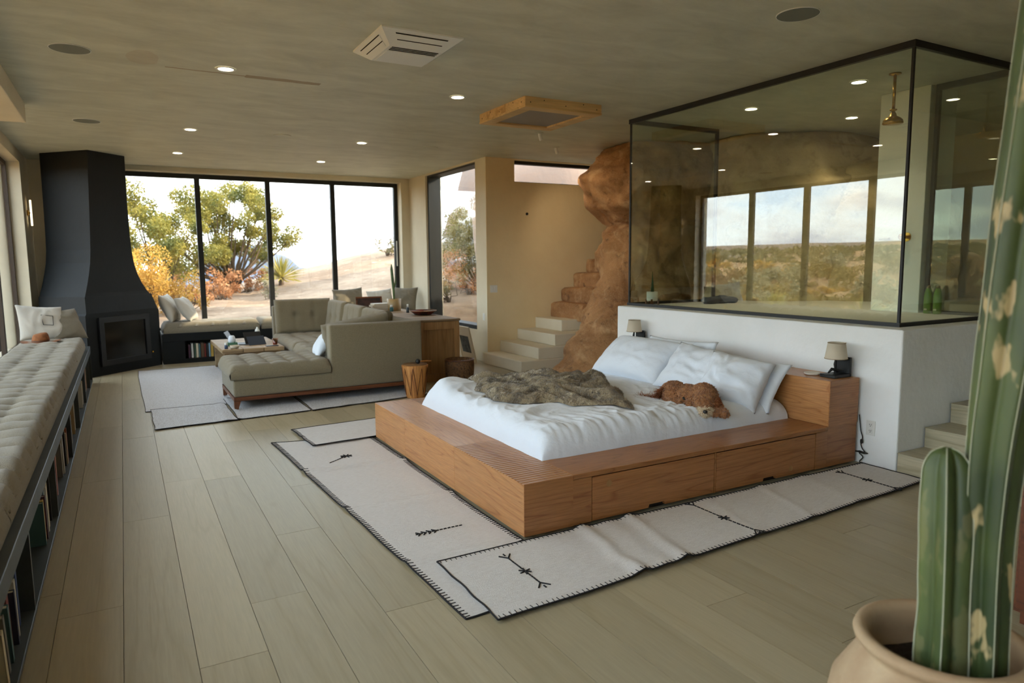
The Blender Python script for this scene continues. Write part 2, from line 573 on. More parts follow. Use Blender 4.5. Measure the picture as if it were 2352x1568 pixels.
floor = struct('floor', B().box(-1.5, 5.4, -3.0, 13.6, -0.30, -0.022).box(5.4, 7.6, 6.5, 9.95, -0.30, -0.022), 'subfloor')
unit = B().box(0, 1, 0, 1, 0, 1).mesh('plank', 'wood_plank')
JO = {0: [3.722], 1: [4.959], 2: [2.957, 5.724], 3: [3.427], 4: [4.243]}
PW = 0.2702
for k in range(-2, 29):
    x0 = -0.367 + PW * k
    y0, y1 = -2.98, 13.28
    if x0 + PW > 5.35:
        y0, y1 = 6.6, 9.95
        if x0 > 7.2:
            continue
    js = list(JO.get(k, []))
    y = (js[0] if js else -2.0 + rnd.random() * 1.8)
    if js:
        z = js[0] - 2.25
        while z > y0 + 0.4:
            js.append(z)
            z -= 2.1 + rnd.random() * 0.4
        y = max(JO[k])
    else:
        js.append(y)
    while True:
        y += 1.95 + rnd.random() * 0.65
        if y > y1 - 0.3:
            break
        js.append(y)
    cuts = [y0] + sorted(j for j in js if y0 + 0.1 < j < y1 - 0.1) + [y1]
    for a, b in zip(cuts, cuts[1:]):
        p = bpy.data.objects.new('plank', unit)
        col.objects.link(p)
        p.location = (x0 + 0.0012, a + 0.0012, -0.022)
        p.scale = (PW - 0.0026, b - a - 0.0026, 0.022 + rnd.uniform(-0.0004, 0.0002))
        p.parent = floor

struct('ceiling', B().box(-1.7, 5.46, -3.3, 13.8, CE, CE + 0.3).box(5.46, 10.3, 1.5, 10.26, CE, CE + 0.3), 'plaster_ceiling')

# left wall: long window between a low sill wall, a header and plaster ends
wl = B()
wl.box(-1.55, XL, 12.28, 13.7, 0, CE)
wl.box(-1.55, XL, -3.0, -2.2, 0, CE)
wl.box(-1.55, XL, -2.2, 12.28, 0, 0.44)
wl.box(-1.55, XL, -2.2, 12.28, 3.10, CE)
struct('wall_left', wl, 'plaster_cream')
wf = B()
wf.box(-1.55, 0.02, YF, 13.75, 0, CE)
wf.box(4.93, 5.45, YF, 13.75, 0, CE)
wf.box(0.02, 4.93, YF, 13.75, 0, 0.45)
wf.box(0.02, 4.93, YF, 13.75, 3.185, CE)
struct('wall_far', wf, 'plaster_cream')
wr = B()
wr.box(XR, 5.42, 12.45, YF, 0, CE)
wr.box(XR, 5.42, 9.955, 10.33, 0, CE)
wr.box(XR, 5.42, 10.33, 12.45, 0, 0.50)
wr.box(XR, 5.42, 10.33, 12.45, 3.235, CE)
struct('wall_right', wr, 'plaster_cream')
wa = B()
wa.box(XR, 5.42, 9.95, 9.955, 0, CE)
wa.box(5.42, 5.62, 9.95, 10.25, 0, CE)
wa.box(5.62, 8.2, 9.95, 10.25, 0, 2.90)
wa.box(5.62, 8.2, 9.95, 10.25, 3.255, CE)
wa.box(8.2, 10.3, 9.95, 10.25, 0, CE)
struct('wall_alcove', wa, 'plaster_tan')
struct('wall_bath', B().box(10.0, 10.3, 1.6, 9.95, 0, CE), 'plaster_tan')
struct('wall_stair', B().box(XR, 10.0, 1.55, 1.75, 0, CE).box(XR, 5.3, -3.0, 1.55, 0, CE), 'plaster_white')
struct('wall_back', B().box(-1.55, 5.3, -3.3, -3.0, 0, CE), 'plaster_cream')
struct('wall_headboard', B().box(XR, 9.98, 3.1, 6.57, 0, 1.1, bevel=0.012), 'plaster_white')
struct('trim_1', B().box(-0.98, -0.75, -2.6, 8.72, 3.07, CE, bevel=0.006), 'plaster_cream')

def window(name, axis, pos, a0, a1, z0, z1, mulls, m, fw=0.07, mw=0.05, dep=0.07, gl='glass_clear', top=None):
    root = thing(name, None, None, kind='structure')
    top = fw if top is None else top
    def bx(b, p0, p1, q0, q1, d=dep):
        if axis == 'x':
            return b.box(p0, p1, pos - d / 2, pos + d / 2, q0, q1)
        return b.box(pos - d / 2, pos + d / 2, p0, p1, q0, q1)
    f = B()
    bx(f, a0, a1, z1 - top, z1); bx(f, a0, a1, z0, z0 + fw)
    bx(f, a0, a0 + fw, z0 + fw, z1 - top); bx(f, a1 - fw, a1, z0 + fw, z1 - top)
    f.obj('frame', m, root)
    for q in mulls:
        b = B()
        bx(b, q - mw / 2, q + mw / 2, z0 + fw, z1 - top, dep * 0.98)
        b.obj('mullion', m, root)
    ed = [a0 + fw] + [v for q in sorted(mulls) for v in (q - mw / 2, q + mw / 2)] + [a1 - fw]
    for p, q in zip(ed[::2], ed[1::2]):
        b = B()
        bx(b, p - 0.004, q + 0.004, z0 + fw - 0.004, z1 - top + 0.004, 0.012)
        b.obj('pane', gl, root)
    return root

window('window_1', 'y', -1.37, -2.2, 12.28, 0.44, 3.10, [10.77 - 1.385 * i for i in range(10)], 'frame_bronze', 0.06, 0.13, 0.06)
w2 = window('window_2', 'x', 13.56, 0.02, 4.93, 0.45, 3.185, [1.245, 2.43, 3.625], 'frame_black', 0.075, 0.085, 0.08)
B().box(4.875, 4.895, 13.49, 13.52, 1.55, 2.05, bevel=0.004).obj('handle', 'plastic_white', w2)
window('window_3', 'y', 5.26, 10.33, 12.45, 0.50, 3.235, [], 'frame_black', 0.065, 0.05, 0.24, top=0.03)
window('window_4', 'x', 10.12, 5.62, 8.2, 2.90, 3.255, [], 'frame_black', 0.022, 0.05, 0.10, top=0.05)

# brass wall lamp, a slim upright bar on the plaster between window and fireplace
t = thing('wall_sconce', 'slim upright brass wall lamp on the plaster left of the black fireplace', 'lamp', (XL, 12.72, 2.24))
B().box(XL, XL + 0.02, 12.69, 12.75, 2.37, 2.45, bevel=0.004).obj('wall_plate', 'brass', t)
B().tube([(XL + 0.05, 12.72, 2.22), (XL + 0.05, 12.72, 2.60)], 0.013, 10).obj('lamp_bar', mat('sconce_glow', (1, .9, .7, 1), 0.4, emit=((1.0, 0.8, 0.5, 1), 0.5)), t, smooth=True)
B().tube([(XL + 0.02, 12.72, 2.41), (XL + 0.05, 12.72, 2.41)], 0.012, 8).obj('arm', 'brass', t)

# ------------------------------------------------------------ plaster steps and boulders of the alcove
t = thing('plaster_stairs', 'cream plaster steps climbing beside the orange boulder', 'stairs', (5.0, 9.3, 0))
fx = [5.0, 5.32, 5.65, 6.0, 6.42]
ny = [8.70, 8.74, 8.80, 9.15]
for i in range(4):
    B().box(fx[i], 6.6, ny[i], 9.947, 0.175 * i, 0.175 * (i + 1), bevel=0.012).obj('step', 'plaster_cream', t)

def rock_col(name, m, cx, cy, prof, seg, seed, label, amp=0.16, fine=0.045, z0=-0.1, cracks=(), steps=64):
    """free-standing boulder: closed column of rings, prof = [(z, rx, ry, dx, dy)]"""
    def at(z):
        for a, b in zip(prof, prof[1:]):
            if z <= b[0]:
                t = (z - a[0]) / (b[0] - a[0])
                t = t * t * (3 - 2 * t)
                return [a[i] + (b[i] - a[i]) * t for i in range(1, 5)]
        return prof[-1][1:]
    rings = []
    zs = [prof[0][0] + (prof[-1][0] - prof[0][0]) * i / steps for i in range(steps + 1)]
    for z in zs:
        rx, ry, dx, dy = at(z)
        ring = []
        for k in range(seg):
            a = 2 * math.pi * k / seg
            p = Vector((cx + dx + rx * math.cos(a), cy + dy + ry * math.sin(a), z))
            d = amp * fbm(p, 0.9, seed, 3) * 2.0 + fine * fbm(p, 3.4, seed + 5, 4) * 2
            rid = abs(nz(p, 1.1, seed + 11))
            if rid < 0.05:
                d -= (0.05 - rid) * 1.3
            d += 0.012 * abs(fbm(p, 11.0, seed, 2))
            s = Vector((math.cos(a), math.sin(a), 0))
            q = p + s * d
            ring.append(q)
        rings.append(ring)
    b = B().loft(rings)
    return b.obj(name, m, smooth=True, label=label, cat='boulder')

rock_col('boulder', 'rock', 6.95, 8.12,
         [(-0.05, 1.65, 0.80, -0.15, -0.02), (0.35, 1.45, 0.76, -0.05, 0), (0.75, 1.22, 0.74, 0.05, 0.02), (1.1, 1.05, 0.76, 0.12, 0.05),
          (1.40, 0.95, 0.78, 0.12, 0.12), (1.75, 0.98, 0.82, 0.14, 0.14), (2.02, 0.86, 0.78, 0.16, 0.12), (2.14, 0.76, 0.70, 0.20, 0.10), (2.22, 0.82, 0.76, 0.18, 0.10), (2.45, 1.0, 0.86, 0.08, 0.10), (2.8, 1.08, 0.88, 0.04, 0.08), (3.1, 0.98, 0.84, 0.12, 0.06), (3.255, 0.88, 0.8, 0.18, 0.05)],
         130, 3.3, 'tall orange granite boulder beside the plaster steps, floor to ceiling', 0.15, 0.09, steps=90)
rock_col('boulder', 'rock_grey', 8.35, 6.75,
         [(0.2, 1.3, 0.9, 0, 0), (1.1, 1.35, 1.0, 0, 0), (1.8, 1.3, 1.05, 0, 0), (2.6, 1.25, 1.1, 0.0, 0), (3.0, 1.2, 1.0, 0.05, 0.05), (3.255, 1.15, 0.95, 0.05, 0.1)],
         96, 9.1, 'huge grey-brown boulder behind the bathroom glass', 0.12, 0.05)
rock_col('boulder', 'rock_grey', 8.88, 5.85,
         [(0.4, 0.9, 0.9, 0, 0), (1.1, 1.0, 0.95, 0, 0), (2.2, 1.0, 0.9, 0, 0), (2.7, 0.9, 0.72, 0.05, 0.1), (3.05, 0.6, 0.5, 0.15, 0.25), (3.2, 0.25, 0.2, 0.2, 0.3)],
         72, 14.7, 'rounded boulder at the back of the bathroom sloping down to the right', 0.08, 0.04)
# steps hewn from the rock above the plaster ones
t = thing('rock_steps', 'rough orange steps cut into the rock above the plaster steps', 'stairs', (6.3, 9.6, 0.7))
for i, (x, z0, z1) in enumerate([(6.28, 0.66, 0.94), (6.50, 0.92, 1.19), (6.74, 1.17, 1.43), (7.0, 1.4, 1.66)]):
    b = B().box(x, x + 0.75, 9.0 + 0.06 * i, 9.945, z0, z1, bevel=0.05, seg=2)
    bmesh.ops.subdivide_edges(b.bm, edges=b.bm.edges[:], cuts=3, use_grid_fill=True)
    for v in b.bm.verts:
        n = 0.03 * fbm(v.co, 5.0, i * 3.1, 3) * 2
        v.co += Vector((n, n * 0.5 - 0.01, n))
        v.co.y = min(v.co.y, 9.948)
    b.obj('step', 'rock', t, smooth=True)

# ------------------------------------------------------------ oak steps at the right of the half wall
t = thing('oak_stairs', 'pale oak steps rising along the white half wall behind the cactus', 'stairs', (5.1, 2.4, 0))
for i in range(7):
    x0 = 5.09 + 0.343 * i
    zt = 0.157 * (i + 1)
    s = B().box(x0 + 0.004, 7.6, 1.76, 3.085, 0.157 * i, zt - 0.004).obj('riser', 'wood_step', t)
    B().box(x0, x0 + 0.36, 1.76, 3.09, zt - 0.004, zt, bevel=0.001, seg=1).obj('tread', 'wood_step', t)
B().box(7.5, 9.98, 1.76, 3.095, 0, 1.098).obj('landing', 'wood_step', t)

# ------------------------------------------------------------ glass bathroom box
GX, GY0, GY1, GZ = 5.31, 3.27, 6.61, 1.1
def bars(name, lst, root, m='frame_black'):
    for q in lst:
        B().box(*q).obj(name, m, root)
g = thing('window_5', None, None, (GX, GY0, GZ), kind='structure')
B().box(GX - 0.006, GX + 0.006, GY0, GY1, GZ + 0.02, CE - 0.03).obj('pane', 'glass_tinted', g)
bars('rail', [(GX - 0.02, GX + 0.02, GY0 - 0.02, GY1 + 0.02, CE - 0.05, CE), (GX - 0.02, GX + 0.02, GY0 - 0.02, GY1 + 0.02, GZ, GZ + 0.03)], g)
bars('corner_joint', [(GX - 0.01, GX + 0.01, GY0 - 0.01, GY0 + 0.01, GZ + 0.03, CE - 0.05), (GX - 0.01, GX + 0.01, GY1 - 0.01, GY1 + 0.01, GZ + 0.03, CE - 0.05)], g)
g = thing('window_6', None, None, (6.0, GY1, GZ), kind='structure')
B().box(GX + 0.02, 6.69, GY1 - 0.006, GY1 + 0.006, GZ + 0.02, CE - 0.03).obj('pane', 'glass_tinted', g)
bars('rail', [(GX + 0.02, 6.70, GY1 - 0.02, GY1 + 0.02, CE - 0.05, CE), (GX + 0.02, 6.70, GY1 - 0.02, GY1 + 0.02, GZ, GZ + 0.03), (6.665, 6.70, GY1 - 0.02, GY1 + 0.02, GZ + 0.03, CE - 0.05)], g)
g = thing('window_7', None, None, (6.0, GY0, GZ), kind='structure')
B().box(GX + 0.02, 6.85, GY0 - 0.006, GY0 + 0.006, GZ + 0.02, CE - 0.03).obj('pane', 'glass_tinted', g)
bars('rail', [(GX + 0.02, 6.85, GY0 - 0.02, GY0 + 0.02, CE - 0.05, CE), (GX + 0.02, 6.85, GY0 - 0.02, GY0 + 0.02, GZ, GZ + 0.03)], g)
g = thing('window_8', None, None, (6.87, 3.6, GZ), kind='structure')
B().box(6.864, 6.876, GY0 + 0.02, 3.97, GZ + 0.02, CE - 0.03).obj('pane', 'glass_tinted', g)
bars('rail', [(6.85, 6.89, GY0 - 0.02, 3.98, CE - 0.055, CE), (6.85, 6.89, GY0 - 0.02, 3.98, GZ, GZ + 0.03), (6.85, 6.89, 3.945, 3.98, GZ + 0.03, CE - 0.055)], g)
struct('wall_shower', B().box(6.80, 7.25, 4.0, 4.50, 1.1, CE, bevel=0.006), 'plaster_white')

# ------------------------------------------------------------ fireplace in the far left corner
FA = Vector((-0.50, 11.67, 0))
FU = Vector((0.72, 0.694, 0)).normalized()
FV = Vector((-FU.y, FU.x, 0))
def fp(u, v, z):
    q = FA + FU * u + FV * v
    return (max(q.x, XL + 0.005), min(q.y, YF - 0.005), z)
t = thing('fireplace', 'black plastered corner fireplace with a tall flaring hood', 'fireplace', (-0.45, 12.3, 0))
def fring(u0, u1, v0, v1, z):
    return [fp(u0, v0, z), fp(u1, v0, z), fp(u1, v1, z), fp(u0, v1, z)]
B().loft([fring(0, 1.36, 0, 0.92, 0.0), fring(0, 1.36, 0, 0.92, 0.90), fring(0.02, 1.34, 0.0, 0.9, 0.93), fring(0.04, 1.26, 0.03, 0.9, 1.17)]).obj('firebox_body', 'concrete_dark', t)
hz = [(1.17, 0.05, 1.24, 0.035), (1.22, 0.07, 1.19, 0.04), (1.35, 0.115, 1.10, 0.045), (1.5, 0.16, 1.03, 0.05), (1.66, 0.20, 0.985, 0.055), (1.85, 0.222, 0.96, 0.055), (2.1, 0.232, 0.94, 0.05), (2.6, 0.24, 0.915, 0.03), (CE, 0.245, 0.895, 0.0)]
B().loft([fring(a, b, v, 0.9, z) for z, a, b, v in hz]).obj('hood', 'concrete_dark', t)
def fbox(b, u0, u1, v0, v1, z0, z1):
    return b.loft([fring(u0, u1, v0, v1, z0), fring(u0, u1, v0, v1, z1)])
fr = B()
fbox(fr, 0.20, 0.28, -0.03, 0.0, 0.14, 0.86); fbox(fr, 1.05, 1.13, -0.03, 0.0, 0.14, 0.86)
fbox(fr, 0.28, 1.05, -0.03, 0.0, 0.78, 0.86); fbox(fr, 0.28, 1.05, -0.03, 0.0, 0.14, 0.22)
d = fr.obj('door_frame', 'iron_black', t)
fbox(B(), 0.28, 1.05, -0.012, 0.0, 0.22, 0.78).obj('door_glass', mat('stove_glass', rgb(8, 8, 9), 0.15), d)
k = B().sphere(fp(1.16, -0.025, 0.24), 0.016, 10, 6).obj('knob', 'brass', t, smooth=True)
# ------------------------------------------------------------ the bed
def kerf_mat():
    """the fir of the foot beam's near end: coarse saw kerfs across the board"""
    m = MATS['wood_fir_y'].copy()
    m.name = 'wood_fir_kerf'
    MATS['wood_fir_kerf'] = m
    nt = m.node_tree
    b = next(n for n in nt.nodes if n.type == 'BSDF_PRINCIPLED')
    w = nod(nt, 'ShaderNodeTexWave', Scale=8.5, Distortion=0.25, _bands_direction='Y')
    w.inputs['Detail'].default_value = 1.0
    nt.links.new(coords(nt, (0.0, 1, 0.0)), w.inputs['Vector'])
    bp = nod(nt, 'ShaderNodeBump', Strength=0.5, Distance=0.006)
    nt.links.new(w.outputs['Fac'], bp.inputs['Height'])
    nt.links.new(bp.outputs[0], b.inputs['Normal'])
    src = b.inputs['Base Color'].links[0].from_socket
    f = ramp(nt, w.outputs['Fac'], [(0.0, (0.74, 0.7, 0.66, 1)), (0.3, (1, 1, 1, 1))])
    nt.links.new(mixc(nt, 1.0, src, f, 'MULTIPLY'), b.inputs['Base Color'])
kerf_mat()

ZP = 0.342
bed = thing('platform_bed', 'wide low fir platform bed with drawers and boxed headboard', 'bed', (3.5, 4.8, 0))
B().box(2.03, 5.04, 3.47, 6.12, 0.0, 0.022).obj('plinth', 'gap', bed)
cuts = [3.415, 4.40, 5.392, 6.17]
for i in range(3):
    B().box(1.975, 2.322, cuts[i] + (0.0006 if i else 0), cuts[i + 1] - 0.0006, 0.022, ZP - 0.004, bevel=0.001, seg=1).obj('foot_beam', 'wood_fir_y', bed)
    B().box(1.975, 2.322, cuts[i] + (0.0006 if i else 0), cuts[i + 1] - 0.0006, ZP - 0.0039, ZP, bevel=0.0012, seg=1).obj('beam_top', 'wood_fir_kerf' if i == 0 else 'wood_fir_y', bed)
B().box(1.9752, 2.3218, 3.4105, 3.4149, 0.0222, ZP - 0.0002).obj('end_board', 'wood_fir_x', bed)
B().box(4.7082, 5.0598, 3.4105, 3.4155, ZP + 0.0012, 0.6995).obj('end_board', 'wood_fir_x', bed)
for (x0, x1) in ((2.325, 3.60), (3.601, 4.708)):
    B().box(x0, x1, 3.416, 3.83, 0.310, ZP, bevel=0.003, seg=1).obj('rail_top', 'wood_fir_x', bed)
    B().box(x0, x1, 5.80, 6.168, 0.022, ZP, bevel=0.003, seg=1).obj('far_rail', 'wood_fir_x', bed)
B().box(2.325, 2.464, 3.416, 3.80, 0.022, 0.309).obj('post', 'wood_fir_x', bed)
B().box(3.512, 3.525, 3.418, 3.80, 0.022, 0.309).obj('divider', 'wood_fir_x', bed)
B().box(4.573, 4.7075, 3.416, 6.168, 0.022, 0.309).obj('head_base', 'wood_fir_x', bed)
B().box(4.708, 5.06, 3.416, 6.168, 0.022, ZP).obj('head_base', 'wood_fir_x', bed)
B().box(2.33, 4.7, 3.83, 5.8, 0.20, 0.235).obj('slat_deck', 'wood_pine', bed)
for (x0, x1, nx0, nx1) in ((2.469, 3.508, 2.923, 3.065), (3.529, 4.568, 4.00, 4.14)):
    b = B()
    pts = [(x0, 0.024), (nx0, 0.024), (nx0 + .008, 0.046), (nx1 - .008, 0.046), (nx1, 0.024), (x1, 0.024), (x1, 0.304), (x0, 0.304)]
    a = [b.bm.verts.new((p[0], 3.418, p[1])) for p in pts]
    c = [b.bm.verts.new((p[0], 3.440, p[1])) for p in pts]
    b.bm.faces.new(a); b.bm.faces.new(c[::-1])
    for i in range(8):
        b.bm.faces.new((a[i], a[(i + 1) % 8], c[(i + 1) % 8], c[i]))
    b.obj('drawer_front', 'wood_fir_x', bed)
    B().box(x0 - 0.003, x1 + 0.003, 3.442, 3.79, 0.022, 0.309).obj('drawer_gap', 'gap', bed)
for (x, z) in ((2.60, 0.245), (4.30, 0.075), (4.50, 0.07)):
    r = 0.022 if x < 4.4 else 0.011
    B().lathe([(r, 0), (r, 0.002), (r * 0.8, 0.0025)], 16).obj('plug', 'wood_oak', bed)
    o = bpy.data.objects[[k for k in bpy.data.objects.keys() if k.startswith('plug')][-1]]
    o.rotation_euler = (math.pi / 2, 0, 0)
    o.location = Vector((x, 3.419, z)) - OFF[bed]
    for v in o.data.vertices:
        v.co += OFF[bed]
B().box(4.708, 5.06, 3.416, 6.168, ZP + 0.001, 0.700, bevel=0.003, seg=1).obj('headboard_box', 'wood_fir_y', bed)

MX0, MX1, MY0, MY1, MT = 2.345, 4.70, 3.80, 5.84, 0.490
def rnd_edge(d, w):
    t = max(0.0, min(1.0, d / w))
    return math.sqrt(max(0.0, 1 - (1 - t) ** 2))
def mat_top(x, y):
    e = rnd_edge(x - MX0, 0.10) * rnd_edge(y - MY0, 0.10) * rnd_edge(MY1 - y, 0.10) * rnd_edge(MX1 - x, 0.08)
    return 0.30 + (MT - 0.30) * e
b = B()
b.grid(60, 60, lambda u, v: ((lambda x, y: (x, y, mat_top(x, y) - 0.02 + 0.004 * fbm((x, y, 0), 6, 2)))(MX0 + 0.02 + u * (MX1 - MX0 - 0.03), MY0 + 0.02 + v * (MY1 - MY0 - 0.04))))
b.box(MX0 + 0.03, MX1 - 0.02, MY0 + 0.035, MY1 - 0.035, 0.237, 0.33)
b.obj('mattress', 'fabric_white', smooth=True, label='thick mattress in a white sheet set into the fir platform', cat='mattress')

def smooth01(t):
    t = max(0.0, min(1.0, t))
    return t * t * (3 - 2 * t)
def ridge(v):
    return 1 - abs(2 * v)
def duvet_top(x, y):
    e = rnd_edge(x - MX0 + 0.028, 0.15) * rnd_edge(y - MY0 + 0.033, 0.17) * rnd_edge(MY1 - y + 0.027, 0.15)
    near = max(0.0, 1 - (y - MY0) / 0.55)
    p = (x, y, 0)
    h = 0.012 + 0.026 * fbm(p, 1.6, 4.2, 2) * 2
    w = Vector((x + 0.18 * nz(p, 1.4, 3), y + 0.18 * nz(p, 1.4, 8), 0))
    h += 0.022 * ridge(nz((w.x * 0.9 + w.y * 0.55, w.y * 1.0 - w.x * 0.5, 0), 3.2, 1)) * 0.8
    h += 0.012 * ridge(nz((w.x * 1.0 - w.y * .3, w.y * .7, 0), 8.0, 5))
    h += near * 0.017 * ridge(nz((x * 1.5 + 0.5 * y, y * 0.20, 0), 9.0, 6))
    h += near * 0.006 * nz((x * 1.5, y * 0.3, 0), 26.0, 6)
    hd = smooth01((x - 3.85) / 0.35)
    h *= 1 - 0.75 * hd
    foot = max(0.0, 1 - (x - MX0) / 0.4)
    h += foot * 0.012 * ridge(nz((x * .2, y * 1.3, 0), 7.0, 2))
    lump = math.exp(-(((x - 2.50) / 0.28) ** 2 + ((y - 5.66) / 0.25) ** 2))
    h += 0.09 * lump
    base = 0.3425
    return base + (MT + 0.004 + h - base) * e
def dv(u, v):
    x = MX0 - 0.028 + u * (4.685 - MX0 + 0.028)
    y = MY0 - 0.033 + v * (MY1 - MY0 + 0.06)
    wav = 0.02 * nz((x, y, 0), 5, 3)
    z = duvet_top(x, y)
    if u > 0.965:
        z = z - (u - 0.965) / 0.035 * 0.02
    return (x + wav * (1 - rnd_edge(x - MX0 + .028, .06)) * 0.5, y + wav * 0.5 * (1 - rnd_edge(y - MY0 + .033, .06)), z)
B().grid(260, 220, dv).obj('duvet', 'fabric_white', smooth=True, label='rumpled white duvet spread over the whole bed', cat='duvet')
def bed_z(x, y):
    return max(mat_top(x, y) - 0.02, duvet_top(x, y))

# pillows
def pillow_mesh(w, h, t, m, seed, name='pillow', n=34, crease=1.0, flange=0.0, soft=0.5):
    b = B()
    vs = {}
    def pt(i, j, side):
        u, v = -1 + 2 * i / n, -1 + 2 * j / n
        prof = max(0.0, (1 - abs(u) ** 2.4)) ** soft * max(0.0, (1 - abs(v) ** 2.4)) ** soft
        x = w / 2 * u * (1 - 0.07 * (1 - v * v) * abs(u))
        y = h / 2 * v * (1 - 0.09 * (1 - u * u) * abs(v))
        z = side * t / 2 * prof
        q = (x, y, side * 0.3)
        z += side * prof ** 0.5 * crease * (0.012 * ridge(nz((x * 1.6 + 0.9 * y + 0.35 * nz((x, y, seed), 4, 1), y * 1.1 - 0.7 * x, seed), 5.5, seed)) + 0.022 * fbm(q, 4.5, seed, 3))
        z += 0.012 * nz((x, y, 0), 5.0, seed + 9) * (1 - prof)
        return (x, y, z)
    for i in range(n + 1):
        for j in range(n + 1):
            for s in (1, -1):
                if s == -1 and (i in (0, n) or j in (0, n)):
                    vs[i, j, s] = vs[i, j, 1]
                else:
                    vs[i, j, s] = b.bm.verts.new(pt(i, j, s))
    for i in range(n):
        for j in range(n):
            b.bm.faces.new((vs[i, j, 1], vs[i + 1, j, 1], vs[i + 1, j + 1, 1], vs[i, j + 1, 1]))
            f = [vs[i, j, -1], vs[i, j + 1, -1], vs[i + 1, j + 1, -1], vs[i + 1, j, -1]]
            if len(set(f)) == 4:
                try:
                    b.bm.faces.new(f)
                except ValueError:
                    pass
    return b, m

def place(o, c, wd, hd):
    wd = Vector(wd).normalized()
    hd = Vector(hd).normalized()
    hd = (hd - wd * hd.dot(wd)).normalized()
    nd = wd.cross(hd)
    o.matrix_world = Matrix(((wd.x, hd.x, nd.x, c[0]), (wd.y, hd.y, nd.y, c[1]), (wd.z, hd.z, nd.z, c[2]), (0, 0, 0, 1)))

def pillow(name, w, h, t, m, seed, c, wd, hd, label, cat='pillow', group=None, **kw):
    b, m = pillow_mesh(w, h, t, m, seed, **kw)
    o = b.obj(name, m, smooth=True, label=label, cat=cat, group=group)
    place(o, c, wd, hd)
    return o

pillow('pillow', 1.02, 0.55, 0.32, 'fabric_white', 1.0, (4.42, 5.37, 0.655), (0.02, -1, 0.0), (0.70, 0.12, 0.62), 'big white pillow at the far side of the bed, below the small lamp', group='white bed pillows')
pillow('pillow', 0.95, 0.48, 0.17, 'fabric_white', 2.3, (4.60, 5.02, 0.66), (0.0, -1, 0.02), (0.36, 0.0, 0.9), 'white pillow tucked against the headboard behind the big far pillow', group='white bed pillows')
pillow('pillow', 1.02, 0.52, 0.24, 'fabric_white', 5.1, (4.40, 4.36, 0.635), (0.10, -1, -0.10), (0.62, 0.18, 0.72), 'rumpled white pillow leaning behind the dog', group='white bed pillows', crease=2.0)
pillow('pillow', 0.55, 0.46, 0.24, 'fabric_white', 8.4, (4.36, 4.06, 0.64), (0.30, -0.95, -0.12), (0.55, 0.1, 0.75), 'white pillow with an open crumpled case end nearest the camera', group='white bed pillows', crease=2.4)
pillow('pillow', 0.95, 0.46, 0.13, 'fabric_white', 11.2, (4.57, 4.23, 0.595), (0.0, -1, 0.0), (0.50, 0.0, 0.72), 'white pillow lying against the headboard box at the near end', group='white bed pillows')

# bedside lamps
def lamp(loc, label):
    t = thing('table_lamp', label, 'lamp', loc, group='pair of bedside lamps')
    x, y, z = loc
    B().box(x - 0.10, x + 0.10, y - 0.07, y + 0.07, z, z + 0.025, bevel=0.003, seg=1).obj('base', 'steel_black', t)
    B().box(x + 0.075, x + 0.10, y - 0.07, y + 0.07, z + 0.025, z + 0.155, bevel=0.003, seg=1).obj('back_plate', 'steel_black', t)
    b = B().tube([(x - 0.0, y, z + 0.02), (x + 0.01, y + 0.01, z + 0.06), (x - 0.01, y, z + 0.10), (x, y, z + 0.16)], [0.014, 0.009, 0.012, 0.006], 8)
    b.tube([(x - 0.05, y + 0.03, z + 0.03), (x - 0.02, y + 0.02, z + 0.06), (x + 0.02, y - 0.01, z + 0.05), (x + 0.05, y - 0.03, z + 0.045)], [0.006, 0.013, 0.012, 0.006], 8)
    b.obj('twig_stem', 'iron_black', t, smooth=True)
    b = B().lathe([(0.086, z + 0.145), (0.066, z + 0.275), (0.063, z + 0.275), (0.083, z + 0.145)], 28, (x, y, 0), caps=False)
    b.bm.faces.ensure_lookup_table()
    n = 28
    s = b.obj('lamp_shade', 'lampshade', t, smooth=True)
    for zz, r in ((z + 0.147, 0.0862), (z + 0.273, 0.067)):
        B().tube([(x + r * math.cos(a), y + r * math.sin(a), zz) for a in [2 * math.pi * k / 28 for k in range(29)]], 0.0025, 6).obj('rim_tape', mat('tape%d' % int(zz * 1000), rgb(150, 130, 100), 0.9), s, smooth=True)
    B().sphere((x, y, z + 0.20), 0.02, 10, 8).obj('bulb', 'plastic_white', t, smooth=True)
mat('lampshade', rgb(204, 192, 170), 0.9, bump=(180, 0.2))
lamp((4.935, 3.535, 0.7005), 'small cream-shaded lamp at the near end of the headboard')
lamp((4.955, 6.075, 0.7005), 'small cream-shaded lamp at the far end of the headboard by the boulder')
b = B().lathe([(0.0, 0.0), (0.05, 0.0), (0.062, 0.006), (0.064, 0.016), (0.058, 0.018), (0.05, 0.011), (0.0, 0.010)], 24, (4.87, 3.70, 0.7005))
b.obj('dish', mat('shell_white', rgb(214, 206, 194), 0.5), smooth=True, label='little round white dish on the headboard beside the near lamp', cat='dish')

